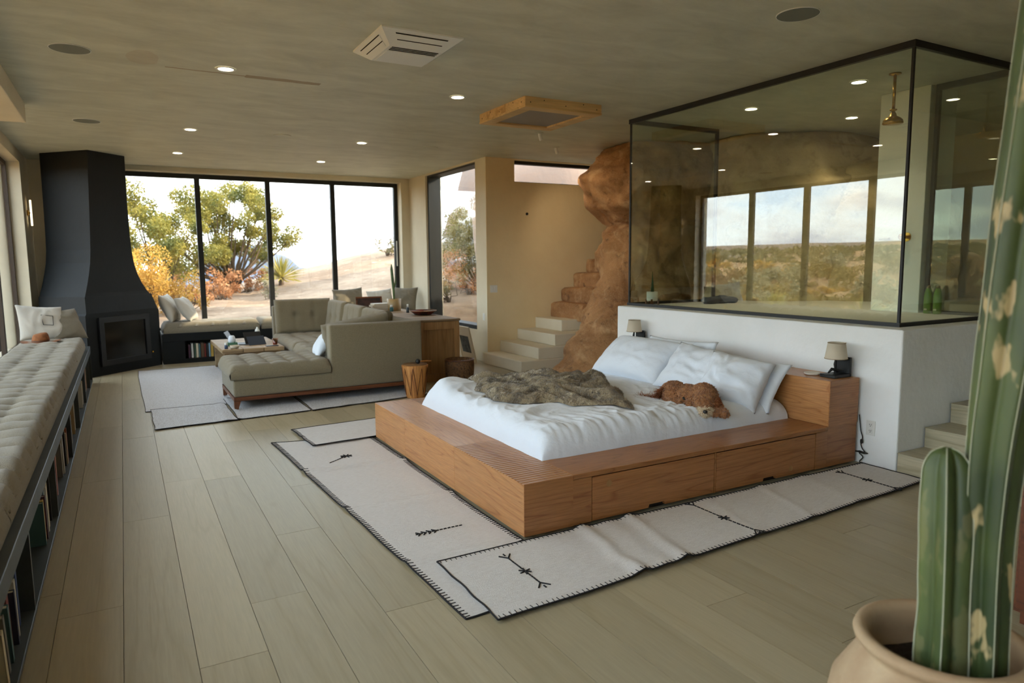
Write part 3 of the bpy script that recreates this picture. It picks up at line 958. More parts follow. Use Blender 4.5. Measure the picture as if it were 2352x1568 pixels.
t = thing('power_cord', 'tangled black lamp cord hanging behind the headboard to the floor', 'cord', (5.08, 3.40, 0))
B().tube(spl([(5.075, 3.405, 0.40), (5.08, 3.40, 0.34), (5.075, 3.385, 0.27), (5.08, 3.372, 0.22), (5.082, 3.385, 0.17), (5.085, 3.375, 0.13), (5.08, 3.345, 0.10), (5.075, 3.39, 0.09), (5.08, 3.36, 0.06), (5.07, 3.38, 0.02), (5.07, 3.33, 0.012), (5.075, 3.25, 0.01), (5.07, 3.16, 0.012), (5.06, 3.10, 0.012), (5.07, 3.02, 0.01)]), 0.0042, 6).obj('cable', 'frame_black', t, smooth=True)
B().box(5.066, 5.088, 3.366, 3.386, 0.17, 0.205, bevel=0.008, seg=3).obj('switch', 'frame_black', t)
B().tube([(5.075, 3.43, 0.095), (5.08, 3.39, 0.10), (5.082, 3.35, 0.095), (5.08, 3.32, 0.10)], [0.004, 0.009, 0.009, 0.004], 8).obj('cable_tie', 'frame_black', t, smooth=True)

def wall_plate(name, label, cat, c, axis, w=0.075, h=0.118, socket=True):
    t = thing(name, label, cat, c)
    def bx(a0, a1, z0, z1, d0, d1, m, nm, par):
        if axis == 'x':   # on a wall whose face looks to -X
            return B().box(c[0] - d1, c[0] - d0, c[1] + a0, c[1] + a1, c[2] + z0, c[2] + z1, bevel=0.0012, seg=1).obj(nm, m, par)
        return B().box(c[0] + a0, c[0] + a1, c[1] - d1, c[1] - d0, c[2] + z0, c[2] + z1, bevel=0.0012, seg=1).obj(nm, m, par)
    p = bx(-w / 2, w / 2, -h / 2, h / 2, 0.0, 0.006, 'plastic_white', 'cover_plate', t)
    if socket:
        for dz in (-0.024, 0.024):
            s = bx(-0.017, 0.017, dz - 0.017, dz + 0.017, 0.006, 0.009, 'plastic_white', 'receptacle', t)
            for da in (-0.007, 0.007):
                bx(da - 0.0015, da + 0.0015, dz - 0.002, dz + 0.009, 0.009, 0.0097, 'gap', 'slot', s)
            bx(-0.003, 0.003, dz - 0.011, dz - 0.006, 0.009, 0.0097, 'gap', 'slot', s)
    else:
        for da in ((-0.022, 0.022) if w > 0.09 else (0,)):
            bx(da - 0.016, da + 0.016, -0.032, 0.032, 0.006, 0.010, 'plastic_white', 'rocker', t)
wall_plate('wall_outlet', 'white double socket on the half wall beside the headboard', 'outlet', (5.1, 3.318, 0.305), 'x')
wall_plate('light_switch', 'white double switch plate on the tan wall by the steps', 'switch', (5.22, 9.95, 1.19), 'y', 0.13, 0.118, False)
wall_plate('wall_outlet', 'small white plate low on the cream column by the picture', 'outlet', (5.1, 10.07, 0.735), 'x', 0.075, 0.118, False)
B().lathe([(0.0, 0), (0.022, 0.0), (0.022, 0.012), (0.0, 0.014)], 14).obj('wall_hook', 'iron_black', label='small black round knob high on the tan alcove wall', cat='hook')
o = bpy.data.objects['wall_hook']
o.location = (5.848, 9.95, 2.397)
o.rotation_euler = (math.pi / 2, 0, 0)

# ------------------------------------------------------------ fur throw
mat('fur_throw', rgb(146, 128, 98), 0.95, var=[(rgb(92, 78, 58), 8, 0.46, 0.58, (1, 1, 0.6)), (rgb(198, 182, 150), 11, 0.54, 0.70, W3), (rgb(70, 60, 46), 40, 0.56, 0.74, W3)], bump=(70, 1.0), sheen=0.4)
TA, TB, TC, TD = Vector((2.72, 5.70, 0)), Vector((2.45, 4.72, 0)), Vector((3.30, 4.00, 0)), Vector((3.82, 5.22, 0))
def throw_pt(u, v):
    eu, ev = 2 * u - 1, 2 * v - 1
    p = (TA * (1 - u) * (1 - v) + TB * (1 - u) * v + TC * u * v + TD * u * (1 - v))
    w = 0.09 * nz((u, v, 0), 3.5, 2)
    edge_in = Vector((0.10 * nz((v * 3, 0, 0), 1.6, 5) * (abs(eu) ** 3), 0.14 * nz((u * 3, 1, 0), 1.7, 9) * (abs(ev) ** 3), 0))
    p = p + edge_in
    z0 = bed_z(p.x, p.y)
    e = (1 - abs(eu) ** 12) * (1 - abs(ev) ** 12)
    wp = 0.55 * nz((u * 2.2, v * 2.2, 0), 1.0, 3.3)
    wq = nz((u * 3.4, v * 3.0, 7), 1.0, 4.4)
    s1 = abs(math.sin(3.1416 * (v * 8.5 + 0.8 * math.sin(6.283 * u * 0.8 + 1.0) + wp * 2.6 + wq * 0.9))) ** 0.8
    s2 = abs(math.sin(3.1416 * (v * 4.5 - u * 3.4 + 2.0 * nz((u * 1.7, v * 1.7, 5), 1.0, 6.1)))) ** 0.8
    big = 0.5 + nz((u * 2.3, v * 2.6, 9), 1.0, 1.9)
    f = 0.066 * s1 * (0.35 + 0.65 * s2) * (0.55 + 0.9 * big) + 0.026 * s2 + 0.022 * big
    return Vector((p.x + 0.03 * nz((u * 5, v * 5, 0), 1, 1), p.y + 0.03 * nz((u * 5, v * 5, 3), 1, 1), z0 + 0.006 + max(0.012, f + 0.018) * e))
thr = B().grid(130, 190, throw_pt).obj('fur_throw', 'fur_throw', smooth=True, label='crumpled grey-brown faux fur throw across the white duvet', cat='blanket')
def tufts(root, name, m, pts, length, width, lean, seed, seg=2, curl=0.0, jit=0.6, material2=None):
    """short tapering strands rooted on a surface: pts = [(point, normal)]"""
    r = random.Random(seed)
    vs, fs = [], []
    off = OFF.get(root, Vector((0, 0, 0)))
    for p, n in pts:
        t = Vector((r.uniform(-1, 1), r.uniform(-1, 1), r.uniform(-1, 1)))
        t = (t - n * t.dot(n))
        if t.length < 1e-4:
            continue
        t.normalize()
        side = n.cross(t)
        L = length * r.uniform(1 - jit, 1 + jit)
        d = (n * (1 - lean) + (t * 0.6 + lean_dir(n) * 0.6) * lean).normalized()
        prev = None
        q = Vector(p)
        w0 = width * r.uniform(0.7, 1.3)
        for s in range(seg + 1):
            f = s / seg
            w = w0 * (1 - f * 0.85)
            a, b2 = q - side * w, q + side * w
            vs.extend([a - off, b2 - off])
            k = len(vs)
            if prev is not None:
                fs.append((k - 4, k - 3, k - 1, k - 2))
            prev = k
            q = q + d * (L / seg)
            d = (d + side * curl * r.uniform(-1, 1) + t * curl * r.uniform(-0.4, 1) - Vector((0, 0, 0.22))).normalized()
    me = bpy.data.meshes.new(name)
    me.from_pydata([tuple(v) for v in vs], [], fs)
    me.materials.append(MATS[m])
    o = bpy.data.objects.new(name, me)
    col.objects.link(o)
    o.parent = root
    o['kind'] = 'stuff'
    return o
def lean_dir(n):
    g = Vector((-0.3, -0.3, -0.9))
    return g - n * g.dot(n)
def scatter(me, count, seed, mtx=None, flt=None):
    r = random.Random(seed)
    me.calc_loop_triangles()
    tr = [t for t in me.loop_triangles]
    acc, s = [], 0.0
    for t in tr:
        s += t.area
        acc.append(s)
    import bisect
    out = []
    for _ in range(count):
        t = tr[min(len(tr) - 1, bisect.bisect(acc, r.random() * s))]
        a, b2, c2 = [me.vertices[i] for i in t.vertices]
        u, v = r.random(), r.random()
        if u + v > 1:
            u, v = 1 - u, 1 - v
        p = a.co * (1 - u - v) + b2.co * u + c2.co * v
        n = (a.normal * (1 - u - v) + b2.normal * u + c2.normal * v).normalized()
        if flt is None or flt(p, n):
            out.append((p, n))
    return out
tufts(thr, 'fur_pile', 'fur_throw', scatter(thr.data, 32000, 3), 0.0095, 0.0016, 0.45, 5, 2, 0.25)

# ------------------------------------------------------------ the dog, asleep on the duvet
mat('dog_fur', rgb(182, 122, 70), 0.9, var=[(rgb(136, 80, 40), 30, 0.45, 0.70, W3), (rgb(206, 152, 96), 14, 0.55, 0.8, W3)], bump=(90, 0.9), sheen=0.3)
mat('dog_dark', rgb(128, 70, 36), 0.9, var=[(rgb(140, 82, 42), 40, 0.45, 0.7, W3)])
mat('dog_cream', rgb(232, 216, 188), 0.9, var=[(rgb(196, 164, 124), 60, 0.45, 0.7, W3)])
mat('dog_nose', rgb(24, 22, 22), 0.35)
dog = thing('dog', 'curly apricot-brown dog lying asleep on the white bed', 'dog', (3.85, 4.0, 0.47))
b = B()
for c, r, s, rot in [((3.865, 4.225, 0.550), 0.122, (0.95, 0.98, 0.90), (0, 0, 0)),
                ((3.905, 4.10, 0.555), 0.108, (0.92, 1.15, 0.86), (0, 0, 0)),
                ((3.950, 3.985, 0.562), 0.118, (1.0, 0.95, 0.92), (0, 0, 0)),
                ((3.915, 3.93, 0.550), 0.098, (1, 1, 0.95), (0, 0, 0)),
                ((3.855, 3.885, 0.545), 0.085, (1, 1, 0.90), (0, 0, 0)),
                ((3.815, 3.830, 0.512), 0.052, (1, 1, 0.85), (0, 0, 0)),
                ((3.790, 3.800, 0.500), 0.040, (1, 1, 0.85), (0, 0, 0)),
                ((3.78, 4.14, 0.505), 0.055, (1.1, 1.7, 0.8), (0, 0, 0.3)),
                ((3.745, 4.06, 0.494), 0.030, (1.2, 1.5, 0.8), (0, 0, 0.5)),
                ((3.945, 3.86, 0.505), 0.052, (1.2, 1.4, 0.8), (0, 0, 0.4)),
                ((3.94, 3.79, 0.486), 0.037, (1.1, 1.6, 0.8), (0, 0, 0.2)),
                ((3.93, 3.745, 0.472), 0.034, (1.1, 1.3, 0.8), (0, 0, 0.2)),
                ((3.885, 3.80, 0.484), 0.030, (1.1, 1.5, 0.8), (0, 0, -0.2)),
                ((3.865, 3.77, 0.476), 0.027, (1.1, 1.2, 0.8), (0, 0, -0.2)),
                ((3.765, 4.23, 0.508), 0.034, (1.0, 1.2, 0.9), (0, 0, 0)),
                ((3.725, 4.29, 0.502), 0.024, (1.0, 1.6, 0.9), (0, 0, 0.4)),
                ((3.70, 4.36, 0.500), 0.019, (1.0, 2.0, 0.9), (0, 0, 0.3)),
                ((3.68, 4.42, 0.500), 0.013, (1.0, 2.0, 0.9), (0, 0, 0.2))]:
    b.sphere(c, r, 16, 10, s, rot)
body = remesh(b, 'body', 'dog_fur', 0.009, dog, 4, lambda p, n: 0.010 * fbm(p, 40, 2, 2))
D0 = OFF[dog]
allp = scatter(body.data, 15000, 8)
allp = [(p + D0, n) for p, n in allp]
FD = Vector((-0.70, -0.70, -0.15)).normalized()
def muz(p):
    return (p - Vector((3.80, 3.81, 0.50))).length < 0.056 and p.z < 0.53
tail = lambda p: p.y > 4.24 and p.x < 3.775
tufts(body, 'fur_coat', 'dog_fur', [q for q in allp if not muz(q[0]) and not tail(q[0])], 0.0145, 0.0048, 0.60, 2, 4, 1.5)
tufts(body, 'tail_feathers', 'dog_dark', [q for q in allp if tail(q[0]) for _ in range(3)], 0.052, 0.0022, 0.55, 4, 3, 0.25)
tufts(body, 'muzzle_fur', 'dog_cream', [q for q in allp if muz(q[0]) for _ in range(3)], 0.022, 0.0028, 0.6, 6, 3, 0.5)
B().sphere((3.758, 3.766, 0.505), 0.0170, 12, 8, (1.0, 1.1, 0.85)).obj('nose', 'dog_nose', dog, smooth=True)
for ex, ey in ((3.783, 3.868), (3.845, 3.812)):
    B().sphere((ex, ey, 0.548), 0.011, 10, 6, (1, 1, 0.5)).obj('eye', 'dog_nose', dog, smooth=True)
for (ex, ey, rz, lab) in ((3.800, 3.965, 0.5, 0), (3.935, 3.825, -1.2, 1)):
    e = B().sphere((ex, ey, 0.532), 0.055, 12, 8, (0.55, 0.75, 0.95), (0.1, 0, rz)).obj('ear', 'dog_fur', dog, smooth=True)
    tufts(e, 'ear_fur', 'dog_dark' if lab else 'dog_fur', [(p + D0, n) for p, n in scatter(e.data, 700, 5 + lab)], 0.019, 0.0044, 0.65, 9, 4, 1.2)
cb = B()
for i in range(26):
    pass
cb.tube([(3.79 + 0.012 * math.sin(k * .5), 4.00 + 0.004 * k, 0.500 + 0.0085 * k) for k in range(9)], 0.007, 6).obj('collar', 'frame_black', dog, smooth=True)
B().box(3.772, 3.790, 3.985, 4.012, 0.492, 0.528, bevel=0.003).obj('tag', 'steel_black', dog)

# ------------------------------------------------------------ rugs
mat('rug_wool', rgb(226, 221, 216), 0.95, var=[(rgb(212, 205, 198), 30, 0.4, 0.7, (1, 6, 1)), (rgb(190, 180, 168), 60, 0.68, 0.82, (6, 1, 1))], bump=(180, 0.5, (1, 3, 1)))
mat('rug_wool_blue', rgb(212, 211, 212), 0.95, var=[(rgb(180, 174, 170), 24, 0.4, 0.7, (6, 1, 1))], bump=(160, 0.5, (3, 1, 1)))
mat('rug_cream', rgb(196, 190, 172), 0.95, var=[(rgb(170, 162, 142), 40, 0.4, 0.7, W3)], bump=(160, 0.6))
mat('yarn_black', rgb(26, 24, 26), 0.9)

def rug(name, pts, label, z0, folds, m='rug_wool', stitch=True, motifs=(), nx=90, ny=40, wob=0.012, ticks=True, seed=1.0, group=None):
    """pts: corners a(u0v0) b(u1v0) c(u1v1) d(u0v1); folds: (u, height, width, skew)"""
    a, b_, c, d = [Vector((p[0], p[1], 0)) for p in pts]
    def P(u, v, lift=0.0):
        p = a * (1 - u) * (1 - v) + b_ * u * (1 - v) + c * u * v + d * (1 - u) * v
        uu, vv = (b_ - a).normalized(), (d - a).normalized()
        p = p + vv * wob * nz((u * 7, 0, v), 1.0, seed) + uu * wob * nz((v * 5, 0, u), 1.0, seed + 4)
        z = z0
        for (fu, fh, fw, sk) in folds:
            q = (u - fu - sk * (v - 0.5)) / fw
            q += 0.5 * nz((v * 3, fu * 9, 0), 1.0, seed)
            z += fh * math.exp(-q * q) * (0.6 + 0.4 * nz((v * 2.5, fu * 5, 1), 1.0, seed))
        z += 0.004 * max(0, fbm((p.x, p.y, 0), 2.4, seed, 3))
        return Vector((p.x, p.y, z + lift))
    bb = B()
    bb.grid(nx, ny, lambda u, v: P(u, v, 0.005))
    bb.grid(nx, ny, lambda u, v: P(u, v, 0.0))
    t = thing(name, label, 'rug', tuple(P(0.5, 0.5) * 1.0), group=group)
    bb.obj('cloth', m, t, smooth=True)
    if stitch:
        s = B()
        L = (b_ - a).length
        Wd = (d - a).length
        for (fn, n) in ((lambda q: (q, 0.0), int(L / 0.05)), (lambda q: (q, 1.0), int(L / 0.05)), (lambda q: (0.0, q), int(Wd / 0.05)), (lambda q: (1.0, q), int(Wd / 0.05))):
            pl = [P(*fn(k / n), 0.005) for k in range(n + 1)]
            s.tube(pl, 0.0050 if ticks else 0.0032, 5)
        if ticks:
            n = int(L / 0.030)
            for k in range(n):
                q = (k + 0.5) / n
                for (va, vb) in ((0.0, 0.030 / Wd), (1.0, 1 - 0.030 / Wd)):
                    s.tube([P(q, va, 0.007), P(q + 0.002 * nz((k, va, 0), 1, 1), vb, 0.007)], 0.0022, 4)
        s.obj('blanket_stitch', 'yarn_black', t)
    for mo in motifs:
        s = B()
        for (p0, p1) in mo:
            k = max(1, int((Vector(p1) - Vector(p0)).length / 0.06))
            def onr(p):
                # nearest parametric point of the (nearly parallelogram) rug
                q = Vector((p[0], p[1], 0)) - a
                e1, e2 = b_ - a, d - a
                det = e1.x * e2.y - e1.y * e2.x
                u = (q.x * e2.y - q.y * e2.x) / det
                v = (e1.x * q.y - e1.y * q.x) / det
                z = P(min(max(u, 0), 1), min(max(v, 0), 1), 0.007).z
                return Vector((p[0], p[1], z))
            s.tube([onr(Vector(p0).lerp(Vector(p1), i / k)) for i in range(k + 1)], 0.0045, 5)
        s.obj('embroidery', 'yarn_black', t)
    return t

def arrow_motif(x, ya, yc, yb):
    """dashed line along Y with a star in the middle and forked ends"""
    m = []
    n = 15
    for k in range(n):
        y0 = ya + (yb - ya) * k / n
        y1 = ya + (yb - ya) * (k + 0.72) / n
        m.append(((x, y0, 0), (x, y1, 0)))
    for s in (ya, yb):
        d = 0.045 if s == ya else -0.045
        m += [((x, s, 0), (x - 0.035, s + d, 0)), ((x, s, 0), (x + 0.035, s + d, 0)), ((x, s + d * 0.8, 0), (x, s + d * 1.3, 0))]
    for a in (0.3, 1.35, 2.4):
        m.append(((x - 0.035 * math.cos(a), yc - 0.035 * math.sin(a), 0), (x + 0.035 * math.cos(a), yc + 0.035 * math.sin(a), 0)))
    return m
def feather_motif(x0, x1, y):
    m = [((x0 + (x1 - x0) * k / 12, y, 0), (x0 + (x1 - x0) * (k + .7) / 12, y, 0)) for k in range(12)]
    for k in range(4):
        x = x0 + 0.03 + k * 0.034
        m += [((x, y, 0), (x - 0.022, y + 0.026, 0)), ((x, y, 0), (x - 0.022, y - 0.026, 0))]
    return m
def star_motif(x0, y0, x1, y1):
    m = [((x0 + (x1 - x0) * k / 7, y0 + (y1 - y0) * k / 7, 0), (x0 + (x1 - x0) * (k + .7) / 7, y0 + (y1 - y0) * (k + .7) / 7, 0)) for k in range(7)]
    for a in (0.2, 1.0, 1.8, 2.6):
        m.append(((x1 - 0.05 * math.cos(a), y1 - 0.05 * math.sin(a), 0), (x1 + 0.05 * math.cos(a), y1 + 0.05 * math.sin(a), 0)))
    return m
rug('wool_rug', [(1.40, 2.655), (5.06, 2.845), (5.06, 3.36), (1.40, 3.375)], 'off-white wool runner with three arrow motifs along the near side of the bed', 0.013,
    [(0.25, 0.035, 0.012, 0.02), (0.30, 0.012, 0.02, 0.02), (0.345, 0.03, 0.012, 0.03), (0.52, 0.012, 0.012, 0.04), (0.66, 0.016, 0.01, 0.05), (0.79, 0.010, 0.015, 0.03)],
    motifs=[arrow_motif(1.755, 3.21, 3.026, 2.875), arrow_motif(3.22, 3.31, 3.045, 2.80), arrow_motif(4.69, 3.25, 3.058, 2.857)], nx=150)
rug('wool_rug', [(1.285, 2.76), (1.09, 6.505), (1.965, 6.25), (1.955, 2.78)], 'off-white wool runner with a feather motif across the foot of the bed', 0.001,
    [(0.46, 0.022, 0.012, 0.02), (0.73, 0.035, 0.010, 0.03), (0.185, 0.014, 0.012, 0.0)], motifs=[feather_motif(1.446, 1.76, 3.805), star_motif(1.39, 5.58, 1.563, 5.71)], nx=130, seed=5.0)
rug('wool_rug', [(1.385, 6.16), (1.345, 6.86), (2.6, 6.95), (2.6, 6.22)], 'small off-white wool mat sticking out past the far foot corner of the bed', 0.016, [(0.5, 0.008, 0.05, 0)], nx=30, seed=8.0)
rug('wool_rug', [(0.185, 7.60), (0.96, 7.64), (0.95, 8.62), (0.18, 8.66)], 'bluish-white wool rug piece nearest the camera before the sofa chaise', 0.010, [(0.9, 0.015, 0.05, 0.05)], 'rug_wool_blue', nx=30, ticks=False, seed=12.0)
rug('wool_rug', [(0.13, 8.60), (2.1, 8.60), (2.1, 11.95), (0.115, 12.0)], 'large bluish-white wool rug under the coffee table', 0.001, [(0.5, 0.004, 0.1, 0)], 'rug_wool_blue', nx=40, ny=60, ticks=False, seed=15.0)
rug('wool_rug', [(0.97, 7.66), (1.735, 7.71), (1.73, 9.0), (0.97, 8.9)], 'bluish-white wool rug piece under the near leg of the sofa', 0.006, [(0.03, 0.02, 0.04, 0.05)], 'rug_wool_blue', nx=30, ticks=False, seed=18.0)
rug('wool_rug', [(1.76, 7.70), (3.25, 7.90), (3.25, 9.0), (1.76, 9.0)], 'bluish-white wool rug piece under the tall arm of the sofa', 0.008, [(0.3, 0.006, 0.05, 0.05)], 'rug_wool_blue', nx=30, ticks=False, seed=21.0)
# ------------------------------------------------------------ upholstery helper
def tuft_cushion(name, m, x0, x1, y0, y1, z0, z1, nu, nv, dip=0.03, puff=0.012, parent=None, rad=0.06, crease=0.0, cu=0.55, wob=0.006, seed=1.0, res=0.022, piping=True, **kw):
    W, D, T = x1 - x0, y1 - y0, z1 - z0
    nx, ny = max(8, int(W / res)), max(8, int(D / res))
    def top(u, v):
        x, y = u * W, v * D
        ex = min(x, W - x); ey = min(y, D - y)
        e = rnd_edge(ex + 0.004, rad) * rnd_edge(ey + 0.004, rad)
        z = T * (0.45 + 0.55 * e)
        if nu and nv:
            a, b2 = u * nu, v * nv
            da = abs(a - round(a)) / nu * W if 0 < round(a) < nu else 1
            db = abs(b2 - round(b2)) / nv * D if 0 < round(b2) < nv else 1
            du, dv2 = (a - math.floor(a) - .5), (b2 - math.floor(b2) - .5)
            z += puff * ((1 - 4 * du * du) if cu > 0.3 else (0.75 + 0.25 * (1 - 4 * du * du))) * (1 - 4 * dv2 * dv2)
            z -= dip * math.exp(-(da * da + db * db) / (0.045 ** 2))
            z -= crease * math.exp(-(db * db) / (0.018 ** 2)) * e
            z -= crease * cu * math.exp(-(da * da) / (0.018 ** 2)) * e
        z += wob * fbm((x, y, seed), 5.0, seed, 3) * 2 * e
        return z
    b = B()
    b.grid(nx, ny, lambda u, v: (x0 + u * W, y0 + v * D, z0 + top(u, v)))
    def wall(fn):
        n = 30
        bul = rad * 0.22
        def g(u, v):
            px, py, zz, ox, oy = fn(u)
            k = math.sin(v * math.pi)
            return (px + ox * bul * k, py + oy * bul * k, z0 + zz * v)
        b.grid(n, 6, g)
    wall(lambda u: (x0 + u * W, y0, top(u, 0), 0, -1)); wall(lambda u: (x0 + u * W, y1, top(u, 1), 0, 1))
    wall(lambda u: (x0, y0 + u * D, top(0, u), -1, 0)); wall(lambda u: (x1, y0 + u * D, top(1, u), 1, 0))
    b.quad((x0, y0, z0), (x1, y0, z0), (x1, y1, z0), (x0, y1, z0))
    bmesh.ops.remove_doubles(b.bm, verts=b.bm.verts, dist=0.002)
    o = b.obj(name, m, parent, smooth=True, **kw)
    return o

def book_mesh():
    pass

BOOKC = {}
def book(loc, tk, h, d, color, label, lean=0.0, axis='x', group='books in the window bench', flat=False):
    """spine looks along +X (axis x) or -Y (axis y)"""
    cm = 'cover_%d_%d_%d' % color
    if cm not in MATS:
        mat(cm, rgb(*color), 0.6)
    t = thing('book', label, 'book', (0, 0, 0), group=group)
    OFF[t] = Vector((0, 0, 0))
    c = B()
    c.box(-d, 0, -tk / 2, -tk / 2 + 0.003, 0, h); c.box(-d, 0, tk / 2 - 0.003, tk / 2, 0, h); c.box(-0.003, 0.001, -tk / 2, tk / 2, 0, h)
    c.obj('cover', cm, t)
    B().box(-d + 0.004, -0.003, -tk / 2 + 0.003, tk / 2 - 0.003, 0.003, h - 0.004).obj('pages', 'paper', t)
    t.location = loc
    if flat:
        t.rotation_euler = (math.pi / 2, 0, 0.0)
    else:
        t.rotation_euler = (lean, 0, 0) if axis == 'x' else (0, lean, -math.pi / 2)
    return t

# ------------------------------------------------------------ long window bench on the left
mat('bench_steel', rgb(66, 72, 74), 0.5, 0.2, var=[(rgb(50, 56, 58), 4, 0.35, 0.7, W3)])
bench = thing('window_bench', 'long dark steel window bench with open book shelves', 'bench', (-0.8, 4.4, 0))
BY0, BY1 = -2.4, 11.15
B().box(-1.175, -0.45, BY0, BY1, 0.425, 0.52, bevel=0.003, seg=1).obj('seat_slab', 'bench_steel', bench)
B().box(-1.175, -0.45, BY0, BY1, 0.03, 0.055, bevel=0.002, seg=1).obj('shelf', 'bench_steel', bench)
B().box(-1.175, -0.50, BY0, BY1, 0.0, 0.03).obj('toe_kick', 'gap', bench)
B().box(-1.175, -1.15, BY0, BY1, 0.055, 0.425).obj('back_panel', 'bench_steel', bench)
dv_y = [-2.385, -0.39, 1.0, 2.39, 3.775, 5.16, 6.70, 7.90, 9.30, 10.4, 11.135]
for y in dv_y:
    B().box(-1.15, -0.452, y - 0.014, y + 0.014, 0.055, 0.425).obj('divider', 'bench_steel', bench)
cy = [-2.35, 0.7, 2.1, 3.53, 4.94, 6.85, 8.75, 10.64]
clab = ['behind the camera', 'beside the camera', 'at the lower left corner', 'second from the camera', 'third from the camera', 'fourth from the camera', 'at the far end under the hat']
for i in range(1, 7):
    y0, y1 = cy[i], cy[i + 1]
    tuft_cushion('bench_cushion', 'fabric_linen', -1.172, -0.492, y0 + 0.008, y1 - 0.008, 0.521, 0.668, 3, max(4, round((y1 - y0) / 0.24)), 0.066, 0.036, rad=0.050, crease=0.022, cu=0.12, wob=0.014, seed=i * 2.3, res=0.02,
                 label='tufted beige linen bench cushion ' + clab[i], cat='cushion', group='left bench cushions')
    cu = bpy.data.objects[[o.name for o in col.objects if o.name.startswith('bench_cushion')][-1]]
    B().tube([(-0.488 + 0.006 * nz((0, k * 0.4, i), 1.3, 2), y0 + 0.02 + (y1 - y0 - 0.04) * k / 40, 0.600 + 0.006 * nz((k * 0.5, 0, i), 1.0, 4)) for k in range(41)], 0.006, 6).obj('piping', 'fabric_linen', cu, smooth=True)

PAL = {'dark red': (120, 44, 34), 'navy': (40, 46, 72), 'white': (206, 202, 192), 'royal blue': (30, 62, 120), 'black': (34, 34, 36), 'teal': (70, 104, 108), 'tan': (172, 146, 106), 'grey': (120, 118, 114),
       'pink': (196, 132, 122), 'cream': (214, 200, 170), 'brown': (98, 70, 48), 'green': (58, 82, 60), 'yellow': (198, 162, 78), 'sky blue': (132, 160, 178), 'rust': (160, 84, 48), 'plum': (84, 50, 66)}
bays = [('shelf bay nearest the camera', [(3.62, .035, .30, 'royal blue', .05), (3.565, .02, .27, 'black', .04), (3.51, .035, .26, 'white', .06), (3.45, .028, .24, 'navy', .08), (3.375, .05, .27, 'dark red', .12), (3.295, .03, .25, 'teal', .14), (3.20, .03, .26, 'grey', .2), (3.10, .035, .24, 'cream', .2)]),
        ('second shelf bay from the camera', [(5.08, .03, .30, 'black', 0), (4.95, .03, .29, 'cream', .04), (4.905, .025, .28, 'tan', .03), (4.86, .03, .28, 'white', .03), (4.80, .035, .27, 'sky blue', .05), (4.745, .028, .26, 'plum', .06), (4.69, .025, .25, 'yellow', .05), (4.64, .025, .25, 'teal', .06)]),
        ('third shelf bay from the camera', [(6.60, .03, .27, 'brown', 0), (6.55, .03, .28, 'rust', .0), (6.49, .04, .25, 'tan', .02), (6.43, .03, .28, 'black', .03), (6.2, .04, .29, 'white', .1), (6.1, .03, .26, 'grey', .08), (5.62, .035, .30, 'pink', -.05), (5.55, .03, .25, 'sky blue', -.04)]),
        ('fourth shelf bay from the camera', [(7.80, .03, .27, 'white', 0), (7.74, .04, .28, 'brown', .0), (7.68, .03, .25, 'black', .02), (7.62, .03, .28, 'tan', .02), (7.2, .04, .26, 'grey', .05), (7.14, .03, .25, 'teal', .05)]),
        ('fifth shelf bay from the camera', [(9.20, .03, .27, 'cream', 0), (9.14, .04, .28, 'grey', .0), (9.08, .03, .25, 'navy', .02), (9.0, .04, .28, 'white', .02), (8.5, .04, .26, 'tan', .05), (8.42, .04, .26, 'brown', .05)]),
        ('shelf bay closest to the fireplace', [(10.3, .04, .27, 'tan', 0), (10.2, .05, .28, 'rust', .0), (10.12, .04, .25, 'white', .02), (9.8, .04, .26, 'black', .05)])]
for bn, bl in bays:
    for (y, tk, h, c, ln) in bl:
        book((-0.475 - 0.02 * rnd.random(), y, 0.0555 + abs(math.sin(ln)) * tk * 0.5), tk, h, 0.19, PAL[c], '%s book standing in the bench %s' % (c, bn), ln)
for k, (z, c) in enumerate([(0.075, 'white'), (0.105, 'grey'), (0.135, 'cream')]):
    t = book((-0.47, 2.82, z), 0.028, 0.24, 0.2, PAL[c], '%s book lying flat at the bottom left of the bench shelf' % c, flat=True)
t = thing('photo_frame', 'small pale photo leaning inside the bench shelf', 'picture', (-0.52, 3.92, 0.0555))
B().box(-0.53, -0.522, 3.86, 3.96, 0.056, 0.18).obj('board', 'paper', t)
B().box(-0.5215, -0.52, 3.87, 3.95, 0.066, 0.17).obj('print', mat('photo_print', rgb(190, 160, 130), 0.5, var=[(rgb(90, 90, 80), 30, .45, .6, W3)]), t)

# hat
mat('felt', rgb(134, 82, 42), 0.95, var=[(rgb(104, 60, 30), 18, 0.4, 0.7, W3)])
HC = Vector((-0.93, 10.28, 0.685))
t = thing('felt_hat', 'brown wide-brimmed felt hat lying on the bench cushion', 'hat', tuple(HC))
def brim(u, v):
    a = u * 2 * math.pi
    r = 0.085 + v * 0.125
    z = 0.012 + 0.018 * v * v * math.cos(2 * a)
    return (HC.x + r * math.cos(a) * 1.0, HC.y + r * math.sin(a) * 1.12, HC.z + z)
b = B().grid(40, 6, brim)
b.grid(40, 6, lambda u, v: tuple(Vector(brim(u, v)) - Vector((0, 0, 0.006))))
b.obj('brim', 'felt', t, smooth=True)
rings = []
for (r, z) in ((0.095, 0.0), (0.092, 0.04), (0.085, 0.075), (0.074, 0.100), (0.055, 0.110), (0.03, 0.098), (0.004, 0.090)):
    ring = []
    for k in range(32):
        a = 2 * math.pi * k / 32
        pin = 1 - 0.22 * max(0, math.cos(a - 2.4)) ** 4 * (z / 0.11) - 0.15 * max(0, math.cos(a - 4.4)) ** 4 * (z / 0.11)
        ring.append((HC.x + r * math.cos(a) * pin, HC.y + r * 1.15 * math.sin(a) * pin, HC.z + 0.008 + z + 0.008 * math.cos(a)))
    rings.append(ring)
B().loft(rings).obj('crown', 'felt', t, smooth=True)
